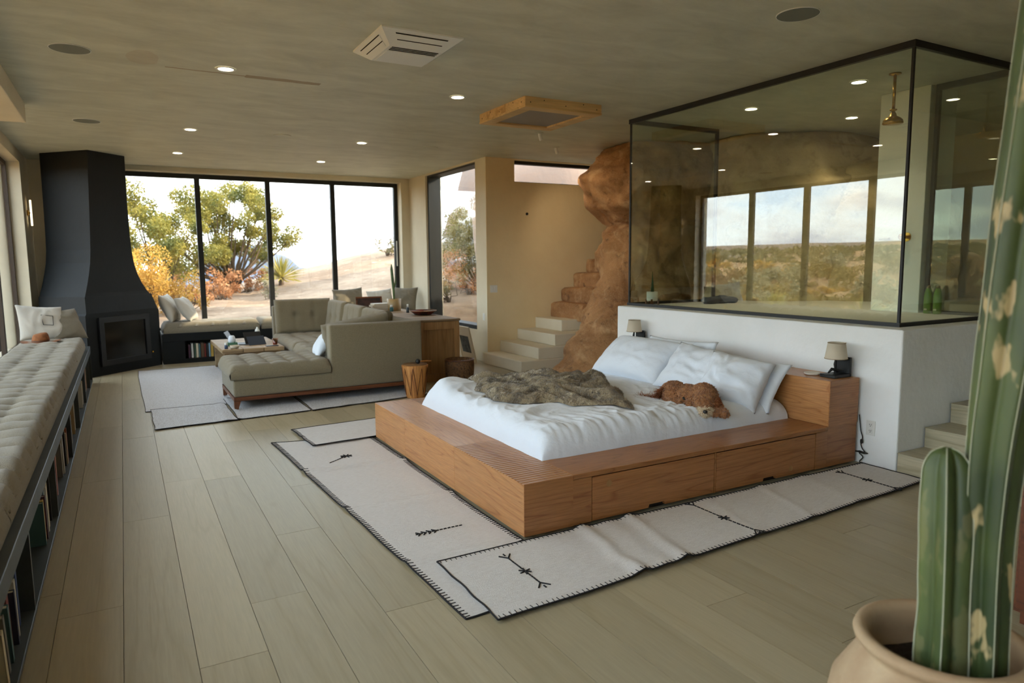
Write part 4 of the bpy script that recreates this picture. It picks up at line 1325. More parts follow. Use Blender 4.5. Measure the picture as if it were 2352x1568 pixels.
B().loft([[(HC.x + 0.0965 * math.cos(2 * math.pi * k / 32), HC.y + 0.0965 * 1.15 * math.sin(2 * math.pi * k / 32), HC.z + z) for k in range(32)] for z in (0.014, 0.034)], caps=False).obj('hat_band', mat('hat_band', rgb(92, 54, 28), 0.7), t, smooth=True)

# pillows on the left bench
p = pillow('throw_pillow', 0.56, 0.50, 0.17, 'fabric_pillow', 3.0, (-0.97, 10.98, 0.875), (0.80, 0.42, -0.10), (-0.22, 0.34, 0.88), 'white pillow with a stitched square, leaning at the far end of the left bench')
sq = B()
cs = [(-0.02, -0.06), (0.10, -0.06), (0.11, 0.07), (-0.03, 0.08)]
for i in range(4):
    a, c = Vector(cs[i]), Vector(cs[(i + 1) % 4])
    sq.tube([(a.lerp(c, k / 5).x, a.lerp(c, k / 5).y, 0.092) for k in range(6)], 0.0035, 5)
s = sq.obj('stitched_square', 'yarn_black')
s.parent = p
pillow('throw_pillow', 0.50, 0.46, 0.15, 'fabric_linen', 6.0, (-0.72, 11.14, 0.83), (0.7, 0.65, 0.0), (-0.28, 0.30, 0.86), 'beige linen pillow behind the white one, against the fireplace')

# ------------------------------------------------------------ low bench under the far window
b2 = thing('plaster_bench', 'charcoal plaster window seat with a book niche beside the fireplace', 'bench', (2.8, 12.95, 0))
B().box(0.50, 5.09, 12.58, 13.295, 0.365, 0.50, bevel=0.006).obj('seat_slab', 'concrete_dark', b2)
B().box(0.50, 0.83, 12.585, 13.295, 0.0, 0.365).obj('end_block', 'concrete_dark', b2)
B().box(0.83, 1.75, 12.585, 13.295, 0.0, 0.07).obj('niche_floor', 'concrete_dark', b2)
B().box(0.83, 1.75, 12.95, 13.295, 0.07, 0.365).obj('niche_back', 'iron_black', b2)
B().box(1.75, 5.09, 12.585, 13.295, 0.0, 0.365).obj('plinth', 'concrete_dark', b2)
nb = [(0.90, .03, .22, 'plum'), (0.945, .03, .24, 'white'), (0.985, .025, .24, 'green'), (1.02, .035, .24, 'cream'), (1.055, .025, .23, 'teal'), (1.10, .045, .24, 'brown'), (1.14, .025, .23, 'dark red'), (1.175, .03, .22, 'black'), (1.21, .025, .23, 'sky blue'), (1.25, .04, .24, 'yellow'), (1.29, .03, .23, 'navy'), (1.36, .04, .24, 'grey'), (1.41, .03, .22, 'tan')]
for (x, tk, h, c) in nb:
    book((x, 12.66, 0.0705), tk, h, 0.18, PAL[c], '%s book in the window seat niche by the fireplace' % c, 0.0, 'y', 'books in the window seat niche')
for i, (x0, x1, lab) in enumerate([(0.53, 2.02, 'next to the fireplace'), (2.05, 3.4, 'behind the sofa'), (3.43, 5.05, 'in the right corner of the far window')]):
    tuft_cushion('seat_cushion', 'fabric_linen', x0, x1, 12.59, 13.28, 0.501, 0.665, 5, 3, 0.018, 0.012, rad=0.06, seed=4 + i, res=0.035, label='pale beige window seat cushion ' + lab, cat='cushion', group='window seat cushions')
pillow('throw_pillow', 0.52, 0.50, 0.18, 'fabric_pillow', 3.9, (0.66, 13.02, 0.895), (0.30, 0.95, 0.0), (-0.38, 0.0, 0.9), 'white pillow leaning on the fireplace side of the window seat')
pillow('throw_pillow', 0.52, 0.46, 0.18, 'fabric_pillow', 4.7, (0.92, 13.0, 0.875), (0.30, 0.95, 0.0), (-0.52, 0.0, 0.82), 'second white pillow on the window seat, right of the leaning one')
pillow('throw_pillow', 0.58, 0.50, 0.17, 'fabric_linen', 5.4, (3.75, 13.10, 0.90), (1, 0.0, 0.05), (0.0, 0.30, 0.9), 'beige pillow on the window seat behind the sofa')
pillow('throw_pillow', 0.50, 0.46, 0.16, 'fabric_pillow', 6.6, (4.38, 13.10, 0.88), (1, -0.1, 0.1), (0.0, 0.34, 0.9), 'white pillow on the window seat behind the potted cactus')
pillow('throw_pillow', 0.50, 0.50, 0.16, 'fabric_linen', 7.7, (4.82, 12.95, 0.90), (0.75, -0.65, 0.0), (0.25, 0.2, 0.92), 'beige pillow in the corner by the right wall', )

# ------------------------------------------------------------ sofa
sofa = thing('sectional_sofa', 'taupe tufted sectional sofa with a chaise and walnut base', 'sofa', (2.1, 10.0, 0))
F = 'fabric_sofa'
def sb(nm, *a, bevel=0.025, m=F):
    return B().box(*a, bevel=bevel, seg=3).obj(nm, m, sofa, smooth=True, auto=True)
sb('base', 1.00, 3.25, 8.16, 9.20, 0.15, 0.345)
sb('base', 2.10, 3.25, 9.21, 12.0, 0.15, 0.345)
sb('arm', 2.09, 3.25, 8.155, 8.33, 0.152, 0.905)
sb('back', 3.09, 3.252, 8.331, 12.0, 0.346, 0.90)
sb('arm', 2.12, 3.088, 11.84, 12.0, 0.346, 0.93)
for (x0, x1, y0, y1) in ((1.0, 3.25, 8.165, 8.215), (1.0, 1.05, 8.216, 9.2), (1.0, 2.1, 9.15, 9.2), (3.2, 3.25, 8.216, 12.0)):
    B().box(x0, x1, y0, y1, 0.105, 0.149).obj('base_rail', 'wood_walnut', sofa)
for (x, y) in ((1.03, 8.19), (1.03, 9.17), (3.2, 8.19), (3.2, 11.95), (2.15, 11.95)):
    B().loft([[(x - .028, y - .028, 0.104), (x + .04, y - .028, 0.104), (x + .04, y + .03, 0.104), (x - .028, y + .03, 0.104)][::-1], [(x - .028, y - .028, 0.014), (x + .012, y - .028, 0.014), (x + .012, y + .014, 0.014), (x - .028, y + .014, 0.014)][::-1]]).obj('leg', 'wood_walnut', sofa)
tuft_cushion('chaise_cushion', F, 0.975, 2.085, 8.145, 9.20, 0.348, 0.505, 5, 5, 0.035, 0.014, sofa, crease=0.007, seed=2, res=0.02)
tuft_cushion('seat_cushion', F, 2.09, 3.05, 8.36, 10.2, 0.348, 0.49, 5, 6, 0.03, 0.014, sofa, crease=0.006, seed=3, res=0.03)
tuft_cushion('seat_cushion', F, 2.09, 3.05, 10.22, 11.80, 0.348, 0.49, 4, 6, 0.03, 0.014, sofa, crease=0.006, seed=4, res=0.03)
def back_cushion(c, w, h, t, wd, hd, seed, nu=3, nv=2):
    W, H = w, h
    b = B()
    def sf(side):
        def g(u, v):
            ex = min(u, 1 - u) * W; ey = min(v, 1 - v) * H
            e = rnd_edge(ex, 0.06) * rnd_edge(ey, 0.06)
            z = t / 2 * (0.35 + 0.65 * e)
            a, q = u * nu, v * nv
            da = abs(a - round(a)) / nu * W if 0 < round(a) < nu else 1
            dq = abs(q - round(q)) / nv * H if 0 < round(q) < nv else 1
            z -= 0.03 * math.exp(-(da * da + dq * dq) / 0.05 ** 2) + 0.010 * math.exp(-(da * da) / 0.02 ** 2) * e
            z += 0.008 * fbm((u * 3, v * 3, seed), 2, seed, 3) * e
            return ((u - .5) * W, (v - .5) * H, side * z)
        return g
    b.grid(30, 24, sf(1)); b.grid(30, 24, sf(-1))
    for fn in (lambda u, v: (u, 0.0, v), lambda u, v: (u, 1.0, v), lambda u, v: (0.0, u, v), lambda u, v: (1.0, u, v)):
        def g(u, v, fn=fn):
            a, q, s = fn(u, v)
            p0 = sf(1)(a, q)
            return (p0[0], p0[1], p0[2] * (1 - 2 * s))
        b.grid(30 if fn(0.5, 0)[0] == 0.5 else 24, 4, g)
    bmesh.ops.remove_doubles(b.bm, verts=b.bm.verts, dist=0.001)
    OFF_s = OFF[sofa]
    o = bpy.data.objects.new('back_cushion', b.mesh('back_cushion', F, True))
    col.objects.link(o)
    o.parent = sofa
    wd = Vector(wd).normalized(); hd = Vector(hd).normalized()
    hd = (hd - wd * hd.dot(wd)).normalized()
    nd = wd.cross(hd)
    q = Vector(c) - OFF_s
    o.matrix_basis = Matrix(((wd.x, hd.x, nd.x, q.x), (wd.y, hd.y, nd.y, q.y), (wd.z, hd.z, nd.z, q.z), (0, 0, 0, 1)))
back_cushion((2.58, 11.73, 0.76), 0.90, 0.56, 0.19, (1, 0, 0), (0, 0.14, 1), 1)
back_cushion((2.98, 11.02, 0.76), 0.86, 0.54, 0.2, (0, -1, 0), (0.16, 0, 1), 2)
back_cushion((2.98, 10.1, 0.74), 0.86, 0.54, 0.2, (0, -1, 0), (0.18, 0, 1), 3)
back_cushion((2.98, 9.2, 0.74), 0.84, 0.52, 0.2, (0, -1, 0), (0.18, 0, 1), 4)
back_cushion((2.52, 8.52, 0.72), 0.84, 0.46, 0.19, (1, 0, 0.16), (-0.1, -0.26, 1), 5)
pillow('throw_pillow', 0.40, 0.34, 0.14, 'fabric_white', 9.7, (2.12, 8.66, 0.63), (0.1, 1, 0), (0.5, 0, 0.8), 'small white pillow beside the tall sofa arm on the chaise')

# ------------------------------------------------------------ coffee table and what is on it
t = thing('coffee_table', 'rustic slab-legged wooden coffee table beside the chaise', 'table', (1.6, 11.2, 0))
for i in range(3):
    B().box(1.165 + 0.285 * i, 1.165 + 0.285 * i + 0.281, 10.5, 12.0, 0.362, 0.42, bevel=0.005, seg=1).obj('top_plank', 'wood_table', t)
for y in (10.62, 11.8):
    B().box(1.20, 1.98, y - 0.035, y + 0.035, 0.013, 0.36, bevel=0.004, seg=1).obj('leg_slab', 'wood_table', t)
B().box(1.54, 1.60, 10.66, 11.76, 0.14, 0.20).obj('stretcher', 'wood_table', t)
ZT = 0.4205
mat('navy_vinyl', rgb(38, 50, 66), 0.55)
t = thing('tablet', 'tablet in a folded navy keyboard case on the coffee table', 'tablet', (1.70, 10.85, ZT))
R1 = Matrix.Translation((1.70, 10.90, ZT)) @ Matrix.Rotation(0.25, 4, 'Z')
B().box(-0.13, 0.13, -0.004, 0.004, 0.0, 0.19, mtx=R1 @ Matrix.Translation((0, 0.10, 0.012)) @ Matrix.Rotation(math.radians(-28), 4, 'X')).obj('screen', 'iron_black', t)
B().box(-0.13, 0.13, -0.003, 0.003, 0.0, 0.155, mtx=R1 @ Matrix.Translation((0, -0.03, 0.002)) @ Matrix.Rotation(math.radians(-38), 4, 'X')).obj('stand_flap', 'navy_vinyl', t)
B().box(-0.13, 0.13, 0.0, 0.20, 0.0, 0.008, mtx=R1 @ Matrix.Translation((0, 0.08, 0))).obj('keyboard', 'navy_vinyl', t)
t = thing('laptop', 'open dark laptop seen edge-on at the left of the coffee table', 'laptop', (1.40, 11.2, ZT))
R2 = Matrix.Translation((1.40, 11.15, ZT)) @ Matrix.Rotation(1.25, 4, 'Z')
B().box(-0.14, 0.14, -0.20, 0.0, 0.0, 0.012, mtx=R2).obj('keyboard', 'steel_black', t)
B().box(-0.14, 0.14, -0.005, 0.005, 0.0, 0.21, mtx=R2 @ Matrix.Translation((0, 0.0, 0.012)) @ Matrix.Rotation(math.radians(-30), 4, 'X')).obj('screen', 'steel_black', t)
t = thing('tissue_box', 'green box with a white tissue on the coffee table', 'box', (1.36, 10.98, ZT))
B().box(1.29, 1.43, 10.92, 11.04, ZT, ZT + 0.05, bevel=0.003).obj('carton', mat('box_green', rgb(70, 112, 86), 0.7), t)
B().lathe([(0.05, 0.0), (0.055, 0.04), (0.04, 0.09), (0.03, 0.10), (0.0, 0.095)], 9, (1.36, 10.98, ZT + 0.05)).obj('tissue', 'fabric_white', t, smooth=True)
t = thing('spray_bottle', 'white plastic bottle with a blue label on the coffee table', 'bottle', (1.80, 11.45, ZT))
B().lathe([(0.036, 0), (0.038, 0.01), (0.038, 0.15), (0.03, 0.18), (0.015, 0.195), (0.014, 0.215), (0, 0.216)], 20, (1.80, 11.45, ZT)).obj('bottle_body', 'plastic_white', t, smooth=True)
B().box(1.775, 1.83, 11.409, 11.4115, ZT + 0.06, ZT + 0.12).obj('label_sticker', mat('label_blue', rgb(38, 110, 140), 0.5), t)
t = thing('tumbler', 'amber glass tumbler at the right end of the coffee table', 'glass', (1.93, 10.72, ZT))
B().lathe([(0.030, 0.002), (0.044, 0.098), (0.041, 0.098), (0.027, 0.010)], 20, (1.93, 10.72, ZT), caps=False).obj('glass_wall', glass('glass_amber', (0.82, 0.62, 0.48, 1), 1.2), t, smooth=True)
B().lathe([(0.0, 0.012), (0.030, 0.012), (0.033, 0.035), (0.0, 0.035)], 20, (1.93, 10.72, ZT)).obj('drink', mat('drink', rgb(120, 48, 24), 0.2), t, smooth=True)
B().box(1.78, 1.95, 10.56, 10.66, ZT, ZT + 0.01, bevel=0.002).obj('phone', 'steel_black', label='dark phone lying at the near edge of the coffee table', cat='phone')
t = thing('small_jar', 'tiny blue jar with a white lid at the near corner of the coffee table', 'jar', (1.235, 10.62, ZT))
B().lathe([(0.022, 0), (0.024, 0.005), (0.024, 0.05), (0.02, 0.055), (0, 0.055)], 14, (1.235, 10.62, ZT)).obj('jar_body', mat('jar_blue', rgb(40, 62, 92), 0.4), t, smooth=True)
B().lathe([(0.021, 0.055), (0.021, 0.085), (0.0, 0.088)], 14, (1.235, 10.62, ZT)).obj('lid', 'plastic_white', t, smooth=True)
B().lathe([(0.035, 0), (0.06, 0.012), (0.066, 0.045), (0.062, 0.045), (0.055, 0.014), (0.0, 0.008)], 20, (1.345, 10.60, ZT)).obj('bowl', mat('bowl_cream', rgb(196, 182, 160), 0.5), smooth=True, label='small cream bowl at the near edge of the coffee table', cat='bowl')

# ------------------------------------------------------------ sideboard behind the sofa
SX0, SX1, SY0, SY1, SZ = 3.40, 4.05, 8.72, 11.75, 0.855
t = thing('sideboard', 'oak sideboard standing behind the sofa with a recessed end panel', 'cabinet', (3.72, 10.2, 0))
B().box(SX0 + 0.02, SX1 - 0.015, SY0 + 0.045, SY1 - 0.02, 0.0, SZ - 0.03).obj('carcass', 'wood_oak', t)
B().box(SX0, SX1, SY0, SY1, SZ - 0.03, SZ, bevel=0.004).obj('worktop', 'wood_table', t)
for nm, a in (('stile', (SX0 + 0.02, SX0 + 0.10, SY0 + 0.008, SY0 + 0.045, 0.0, SZ - 0.032)), ('stile', (SX1 - 0.095, SX1 - 0.015, SY0 + 0.008, SY0 + 0.045, 0.0, SZ - 0.032)),
              ('end_rail', (SX0 + 0.1, SX1 - 0.095, SY0 + 0.008, SY0 + 0.045, SZ - 0.14, SZ - 0.032)), ('end_rail', (SX0 + 0.1, SX1 - 0.095, SY0 + 0.008, SY0 + 0.045, 0.0, 0.11))):
    B().box(*a, bevel=0.003, seg=1).obj(nm, 'wood_oak', t)
for i in range(4):
    y0 = SY0 + 0.06 + i * 0.73
    dd = B().box(SX1 - 0.014, SX1 + 0.004, y0, y0 + 0.71, 0.05, SZ - 0.05, bevel=0.003, seg=1).obj('door', 'wood_oak', t)
    B().sphere((SX1 + 0.015, y0 + 0.08, 0.5), 0.014, 10, 6).obj('knob', 'brass', dd, smooth=True)
t = thing('potted_cactus', 'small thin cactus in a mustard glazed pot on the sideboard', 'plant', (3.80, 10.70, SZ))
mat('glaze', rgb(172, 140, 92), 0.4, var=[(rgb(150, 132, 100), 10, .4, .7, W3)])
B().lathe([(0.10, 0.001), (0.105, 0.01), (0.115, 0.19), (0.105, 0.192), (0.095, 0.165), (0, 0.165)], 28, (3.80, 10.70, SZ)).obj('pot', 'glaze', t, smooth=True)
mat('cactus_skin', rgb(92, 116, 72), 0.6, var=[(rgb(66, 90, 52), 14, .4, .7, W3)])
b = B()
for (pts, rr) in (([(3.80, 10.70, 1.02), (3.80, 10.71, 1.18), (3.785, 10.70, 1.34), (3.775, 10.71, 1.52), (3.77, 10.70, 1.60)], [.016, .020, .024, .022, .006]), ([(3.80, 10.70, 1.20), (3.83, 10.70, 1.30), (3.835, 10.70, 1.42)], [.010, .015, .004])):
    b.tube(pts, rr, 7)
b.obj('stem', 'cactus_skin', t, smooth=True)
for i, (tk, c, ox, lab) in enumerate([(0.035, 'grey', 0.0, 'bottom'), (0.03, 'white', 0.015, 'second'), (0.03, 'tan', -0.01, 'third'), (0.025, 'white', 0.012, 'top')]):
    bk = book((3.73 + ox, 10.95 - 0.05, SZ + 0.0178 + sum([0.035, 0.03, 0.03, 0.025][:i]) + tk / 2 - 0.0175), tk, 0.2, 0.28, PAL[c], '%s book, %s of the stack on the sideboard left of the pot' % (c, lab), flat=True, group='books stacked on the sideboard')
t = thing('picture_frame', 'dark brown framed picture propped on the sideboard', 'picture', (3.62, 11.4, SZ))
R3 = Matrix.Translation((3.62, 11.42, SZ)) @ Matrix.Rotation(-0.15, 4, 'Z') @ Matrix.Rotation(math.radians(-22), 4, 'X')
for a in ((-0.22, 0.22, -0.008, 0.012, 0.0, 0.025), (-0.22, 0.22, -0.008, 0.012, 0.185, 0.21), (-0.22, -0.195, -0.008, 0.012, 0.025, 0.185), (0.195, 0.22, -0.008, 0.012, 0.025, 0.185)):
    B().box(*a, mtx=R3).obj('frame_bar', 'wood_walnut', t)
B().box(-0.196, 0.196, 0.0, 0.006, 0.024, 0.186, mtx=R3).obj('picture', mat('print_dark', rgb(70, 46, 44), 0.4, var=[(rgb(30, 28, 30), 6, .45, .6, W3)]), t)
t = thing('eyedropper_bottle', 'little dark bottle with a white cap on the sideboard beside the bowl', 'bottle', (3.82, 10.15, SZ))
B().lathe([(0.022, 0), (0.024, 0.006), (0.024, 0.07), (0.012, 0.085), (0.0, 0.085)], 14, (3.82, 10.15, SZ)).obj('bottle_body', mat('bottle_dark', rgb(48, 58, 62), 0.3), t, smooth=True)
B().lathe([(0.014, 0.084), (0.014, 0.13), (0, 0.132)], 12, (3.82, 10.15, SZ)).obj('cap', 'plastic_white', t, smooth=True)
t = thing('medicine_bottle', 'small teal bottle with a white cap beside the book stack', 'bottle', (3.72, 10.55, SZ))
B().lathe([(0.028, 0), (0.03, 0.006), (0.03, 0.06), (0.018, 0.07), (0.0, 0.07)], 14, (3.70, 10.55, SZ)).obj('bottle_body', mat('bottle_teal', rgb(44, 98, 100), 0.4), t, smooth=True)
B().lathe([(0.02, 0.069), (0.02, 0.10), (0, 0.102)], 12, (3.70, 10.55, SZ)).obj('cap', 'plastic_white', t, smooth=True)
t = thing('painted_bowl', 'shallow red and black painted bowl on the near end of the sideboard', 'bowl', (3.86, 9.62, SZ))
b = B().lathe([(0.10, 0.0), (0.12, 0.004), (0.19, 0.055), (0.20, 0.062), (0.19, 0.058), (0.115, 0.012), (0.0, 0.010)], 36, (3.86, 9.62, SZ))
b.obj('bowl_wall', mat('bowl_red', rgb(120, 46, 34), 0.45, var=[(rgb(36, 28, 28), 9, .5, .54, W3)]), t, smooth=True)
B().lathe([(0.197, 0.058), (0.203, 0.062), (0.203, 0.067), (0.197, 0.066)], 36, (3.86, 9.62, SZ), caps=False).obj('painted_rim', mat('rim_tan', rgb(176, 128, 78), 0.5), t, smooth=True)
B().box(3.86, 3.99, 9.52, 9.60, SZ + 0.05, SZ + 0.058, mtx=None).obj('note', 'paper', t)

# ------------------------------------------------------------ drums, mallet, picture on the floor
t = thing('log_drum', 'tapered pale log drum with zigzag rope lacing at the bed foot', 'drum', (3.03, 7.86, 0.0))
c = (3.03, 7.86, 0.0)
prof = [(0.108, 0.001), (0.112, 0.02), (0.128, 0.14), (0.146, 0.28), (0.158, 0.375), (0.160, 0.395), (0.150, 0.402), (0.0, 0.404)]
B().lathe(prof, 30, c).obj('shell', 'wood_drum', t, smooth=True, auto=True)
def rad_at(z):
    for (r0, z0), (r1, z1) in zip(prof, prof[1:]):
        if z0 <= z <= z1:
            return r0 + (r1 - r0) * (z - z0) / (z1 - z0)
    return 0.16
lac = B()
N = 9
for k in range(N):
    for s in (1, -1):
        a0 = 2 * math.pi * k / N
        pts = []
        for i in range(9):
            f = i / 8
            z = 0.37 - 0.33 * f
            a = a0 + s * f * math.pi / N
            r = rad_at(z) + 0.002
            pts.append((c[0] + r * math.cos(a), c[1] + r * math.sin(a), z))
        lac.tube(pts, 0.0035, 5)
lac.obj('lacing', 'wood_walnut', t)
B().lathe([(0.152, 0.4035), (0.15, 0.408), (0, 0.409)], 30, c).obj('drum_skin', mat('hide', rgb(128, 92, 52), 0.7, var=[(rgb(96, 66, 36), 12, .4, .7, W3)]), t, smooth=True)
t = thing('drum_mallet', 'wooden mallet with a black ball head resting on the log drum', 'mallet', (3.05, 7.8, 0.41))
B().sphere((3.06, 7.83, 0.442), 0.030, 14, 10).obj('mallet_head', 'iron_black', t, smooth=True)
B().tube([(3.08, 7.835, 0.438), (3.26, 7.90, 0.425)], 0.008, 8).obj('stick', 'wood_drum', t, smooth=True)
t = thing('carved_drum', 'squat dark carved wooden drum behind the log drum', 'drum', (3.95, 8.98, 0))
mat('carved', rgb(120, 84, 50), 0.7, var=[(rgb(70, 46, 28), 40, .45, .6, W3), (rgb(150, 112, 70), 20, .6, .8, W3)], bump=(60, 0.8))
c = (3.90, 8.45, 0)
t.location = c
OFF[t] = Vector(c)
B().lathe([(0.15, 0.001), (0.165, 0.02), (0.19, 0.12), (0.198, 0.26), (0.19, 0.33), (0.18, 0.33), (0.17, 0.25), (0.0, 0.24)], 32, c).obj('shell', 'carved', t, smooth=True)
B().tube([(c[0] + 0.192 * math.cos(a), c[1] + 0.192 * math.sin(a), 0.325) for a in [2 * math.pi * k / 32 for k in range(33)]], 0.009, 6).obj('rim', 'wood_walnut', t, smooth=True)

t = thing('framed_print', 'black and white print in a white mat leaning on the wall under the side window', 'picture', (4.93, 10.2, 0))
R4 = Matrix.Translation((4.90, 10.21, 0.004)) @ Matrix.Rotation(math.pi / 2, 4, 'Z') @ Matrix.Rotation(math.radians(-13), 4, 'X')
# local: x along the wall (+Y), z up, leaning back towards +X
FW, FH = 0.25, 0.60
for a in ((-FW, FW, -0.012, 0.012, 0.0, 0.02), (-FW, FW, -0.012, 0.012, FH - 0.02, FH), (-FW, -FW + 0.02, -0.012, 0.012, 0.02, FH - 0.02), (FW - 0.02, FW, -0.012, 0.012, 0.02, FH - 0.02)):
    B().box(*a, mtx=R4).obj('frame_bar', 'paper', t)
B().box(-FW + 0.018, FW - 0.018, -0.004, 0.008, 0.018, FH - 0.018, mtx=R4).obj('mat_board', 'paper', t)
mat('print_bw', rgb(70, 76, 78), 0.6, var=[(rgb(24, 28, 30), 12, .4, .6, W3), (rgb(140, 144, 142), 7, .58, .7, W3)])
B().box(-0.16, 0.16, 0.0085, 0.0095, 0.16, 0.44, mtx=R4).obj('print', 'print_bw', t)
# ------------------------------------------------------------ ceiling fixtures
def downlight(x, y, label, power=4.0):
    t = thing('downlight', label, 'downlight', (x, y, CE), group='recessed ceiling downlights')
    B().lathe([(0.082, -0.001), (0.080, -0.007), (0.062, -0.006), (0.060, -0.001)], 28, (x, y, CE), caps=False).obj('trim_ring', 'ac_white', t, smooth=True)
    B().lathe([(0.0, -0.0035), (0.061, -0.0035), (0.061, -0.001), (0, -0.001)], 24, (x, y, CE)).obj('lens', 'lamp_glow', t)
    L = bpy.data.lights.new('downlight_beam', 'SPOT')
    L.energy = power
    L.color = (1.0, 0.78, 0.50)
    L.spot_size = math.radians(100)
    L.spot_blend = 0.7
    L.shadow_soft_size = 0.05
    o = bpy.data.objects.new('downlight_beam', L)
    col.objects.link(o)
    o.parent = t
    o.location = (0, 0, -0.02)
for x, y, lab in ((0.87, 6.46, 'over the plank floor, nearest the long ceiling stain'), (0.84, 9.52, 'in line with the two left ceiling speakers, second from the fireplace'), (0.83, 11.6, 'closest to the fireplace'),
                  (2.94, 11.6, 'in front of the far window'), (2.99, 9.55, 'above the sofa'), (3.03, 6.50, 'beside the wooden hatch')):
    downlight(x, y, 'small warm recessed downlight ' + lab)
for x, y, lab in ((6.11, 5.55, 'inside the glass bathroom, the far one'), (6.09, 4.26, 'inside the glass bathroom, near the shower head'), (7.55, 5.35, 'deep in the bathroom before the boulders')):
    downlight(x, y, 'small warm recessed downlight ' + lab, 4.5)
for x, y, lab in ((0.87, 3.4, 'over the runner at the foot of the bed'), (3.03, 3.4, 'over the near side of the bed')):
    downlight(x, y, 'small warm recessed downlight ' + lab)

def ceiling_disc(name, x, y, r, m, label, cat, h=0.006, group=None):
    t = thing(name, label, cat, (x, y, CE), group=group)
    B().lathe([(r, -0.0005), (r, -h), (r * 0.965, -h - 0.001), (r * 0.96, -h + 0.001), (r * 0.96, -0.0005)], 40, (x, y, CE), caps=False).obj('rim', 'ac_white' if m != 'plaster_ceiling' else m, t, smooth=True)
    B().lathe([(0.0, -h), (r * 0.962, -h), (r * 0.962, -0.001), (0, -0.001)], 40, (x, y, CE)).obj('grille', m, t)
ceiling_disc('ceiling_speaker', -0.236, 6.396, 0.14, 'speaker_grey', 'round grey ceiling speaker in the upper left corner', 'speaker', group='ceiling speakers')
ceiling_disc('ceiling_speaker', -0.24, 9.462, 0.14, 'speaker_grey', 'round grey ceiling speaker nearer the fireplace', 'speaker', group='ceiling speakers')
ceiling_disc('ceiling_speaker', 4.052, 3.304, 0.14, 'speaker_grey', 'round grey ceiling speaker near the glass bathroom corner', 'speaker', group='ceiling speakers')
ceiling_disc('ceiling_cover', 1.91, 9.45, 0.11, 'plaster_ceiling', 'flush round plaster cover between the two rows of downlights', 'cover', 0.008)
ceiling_disc('ceiling_cover', 3.99, 9.52, 0.11, 'plaster_ceiling', 'flush round plaster cover in front of the side window', 'cover', 0.008)
for (x, y, lab) in ((4.79, 7.81, 'nearer the wooden hatch'), (5.60, 8.685, 'nearer the tan alcove wall')):
    t = thing('spot_lamp', 'tiny white tilted ceiling spot ' + lab, 'lamp', (x, y, CE))
    B().lathe([(0.05, -0.001), (0.05, -0.006), (0.0, -0.007)], 20, (x, y, CE)).obj('base_plate', 'plaster_ceiling', t)
    B().tube([(x, y, CE - 0.004), (x + 0.01, y + 0.01, CE - 0.04), (x + 0.035, y + 0.02, CE - 0.085)], 0.024, 14).obj('spot_head', 'plastic_white', t, smooth=True, auto=True)
    L = bpy.data.lights.new('spot_beam', 'SPOT')
    L.energy = 4.5
    L.color = (1.0, 0.82, 0.56)
    L.spot_size = math.radians(95)
    L.spot_blend = 0.8
    L.shadow_soft_size = 0.03
    o = bpy.data.objects.new('spot_beam', L)
    col.objects.link(o)
    o.parent = t
    o.location = (0.05, 0.03, -0.12)
    o.rotation_euler = Vector((0.75, 0.45, -0.75)).to_track_quat('-Z', 'Y').to_euler()

t = thing('ceiling_air_unit', 'white four-way air conditioning cassette hanging from the ceiling', 'air conditioner', (1.98, 5.13, CE))
O = (1.667, 2.29, 4.79, 5.47)
I = (1.775, 2.185, 4.935, 5.36)
def rc(r, z):
    return [(r[0], r[2], z), (r[1], r[2], z), (r[1], r[3], z), (r[0], r[3], z)]
B().loft([rc(O, CE), rc(O, CE - 0.012), rc(I, CE - 0.085)][::-1]).obj('panel', 'ac_white', t)
def slope(side, a0, a1, f0, f1, lift):
    """a patch on one sloping side: a along the side, f from rim (0) to the bottom (1)"""
    def P(a, f):
        z = CE - 0.012 - 0.073 * f
        if side == 'n':   # near side, low Y
            xa = (O[0] + (I[0] - O[0]) * f) * (1 - a) + (O[1] + (I[1] - O[1]) * f) * a
            return Vector((xa, O[2] + (I[2] - O[2]) * f, z)) + Vector((0, -0.45, -0.9)) * lift
        if side == 'w':
            ya = (O[2] + (I[2] - O[2]) * f) * (1 - a) + (O[3] + (I[3] - O[3]) * f) * a
            return Vector((O[0] + (I[0] - O[0]) * f, ya, z)) + Vector((-0.56, 0, -0.83)) * lift
        if side == 'e':
            ya = (O[2] + (I[2] - O[2]) * f) * (1 - a) + (O[3] + (I[3] - O[3]) * f) * a
            return Vector((O[1] + (I[1] - O[1]) * f, ya, z)) + Vector((0.56, 0, -0.83)) * lift
        xa = (O[0] + (I[0] - O[0]) * f) * (1 - a) + (O[1] + (I[1] - O[1]) * f) * a
        return Vector((xa, O[3] + (I[3] - O[3]) * f, z)) + Vector((0, 0.5, -0.87)) * lift
    return [P(a0, f0), P(a1, f0), P(a1, f1), P(a0, f1)]
for s in 'nwes':
    q0, q1 = slope(s, 0.15, 0.85, 0.20, 0.88, 0.0), slope(s, 0.15, 0.85, 0.20, 0.88, 0.004)
    fl = B().loft([q0, q1]).obj('louver', 'ac_white', t)
    for f in (0.20, 0.55):
        B().loft([slope(s, 0.155, 0.845, f, f + 0.05, 0.0), slope(s, 0.155, 0.845, f, f + 0.05, 0.0045)]).obj('slot', 'gap', fl)
bt = B().box(I[0] + 0.02, I[1] - 0.02, I[2] + 0.12, I[3] - 0.02, CE - 0.089, CE - 0.085).obj('intake_panel', 'ac_white', t)
for k in range(3):
    y = I[2] + 0.022 + k * 0.032
    B().box(I[0] + 0.025, I[1] - 0.025, y, y + 0.015, CE - 0.0875, CE - 0.085).obj('grille_slot', 'gap', t)

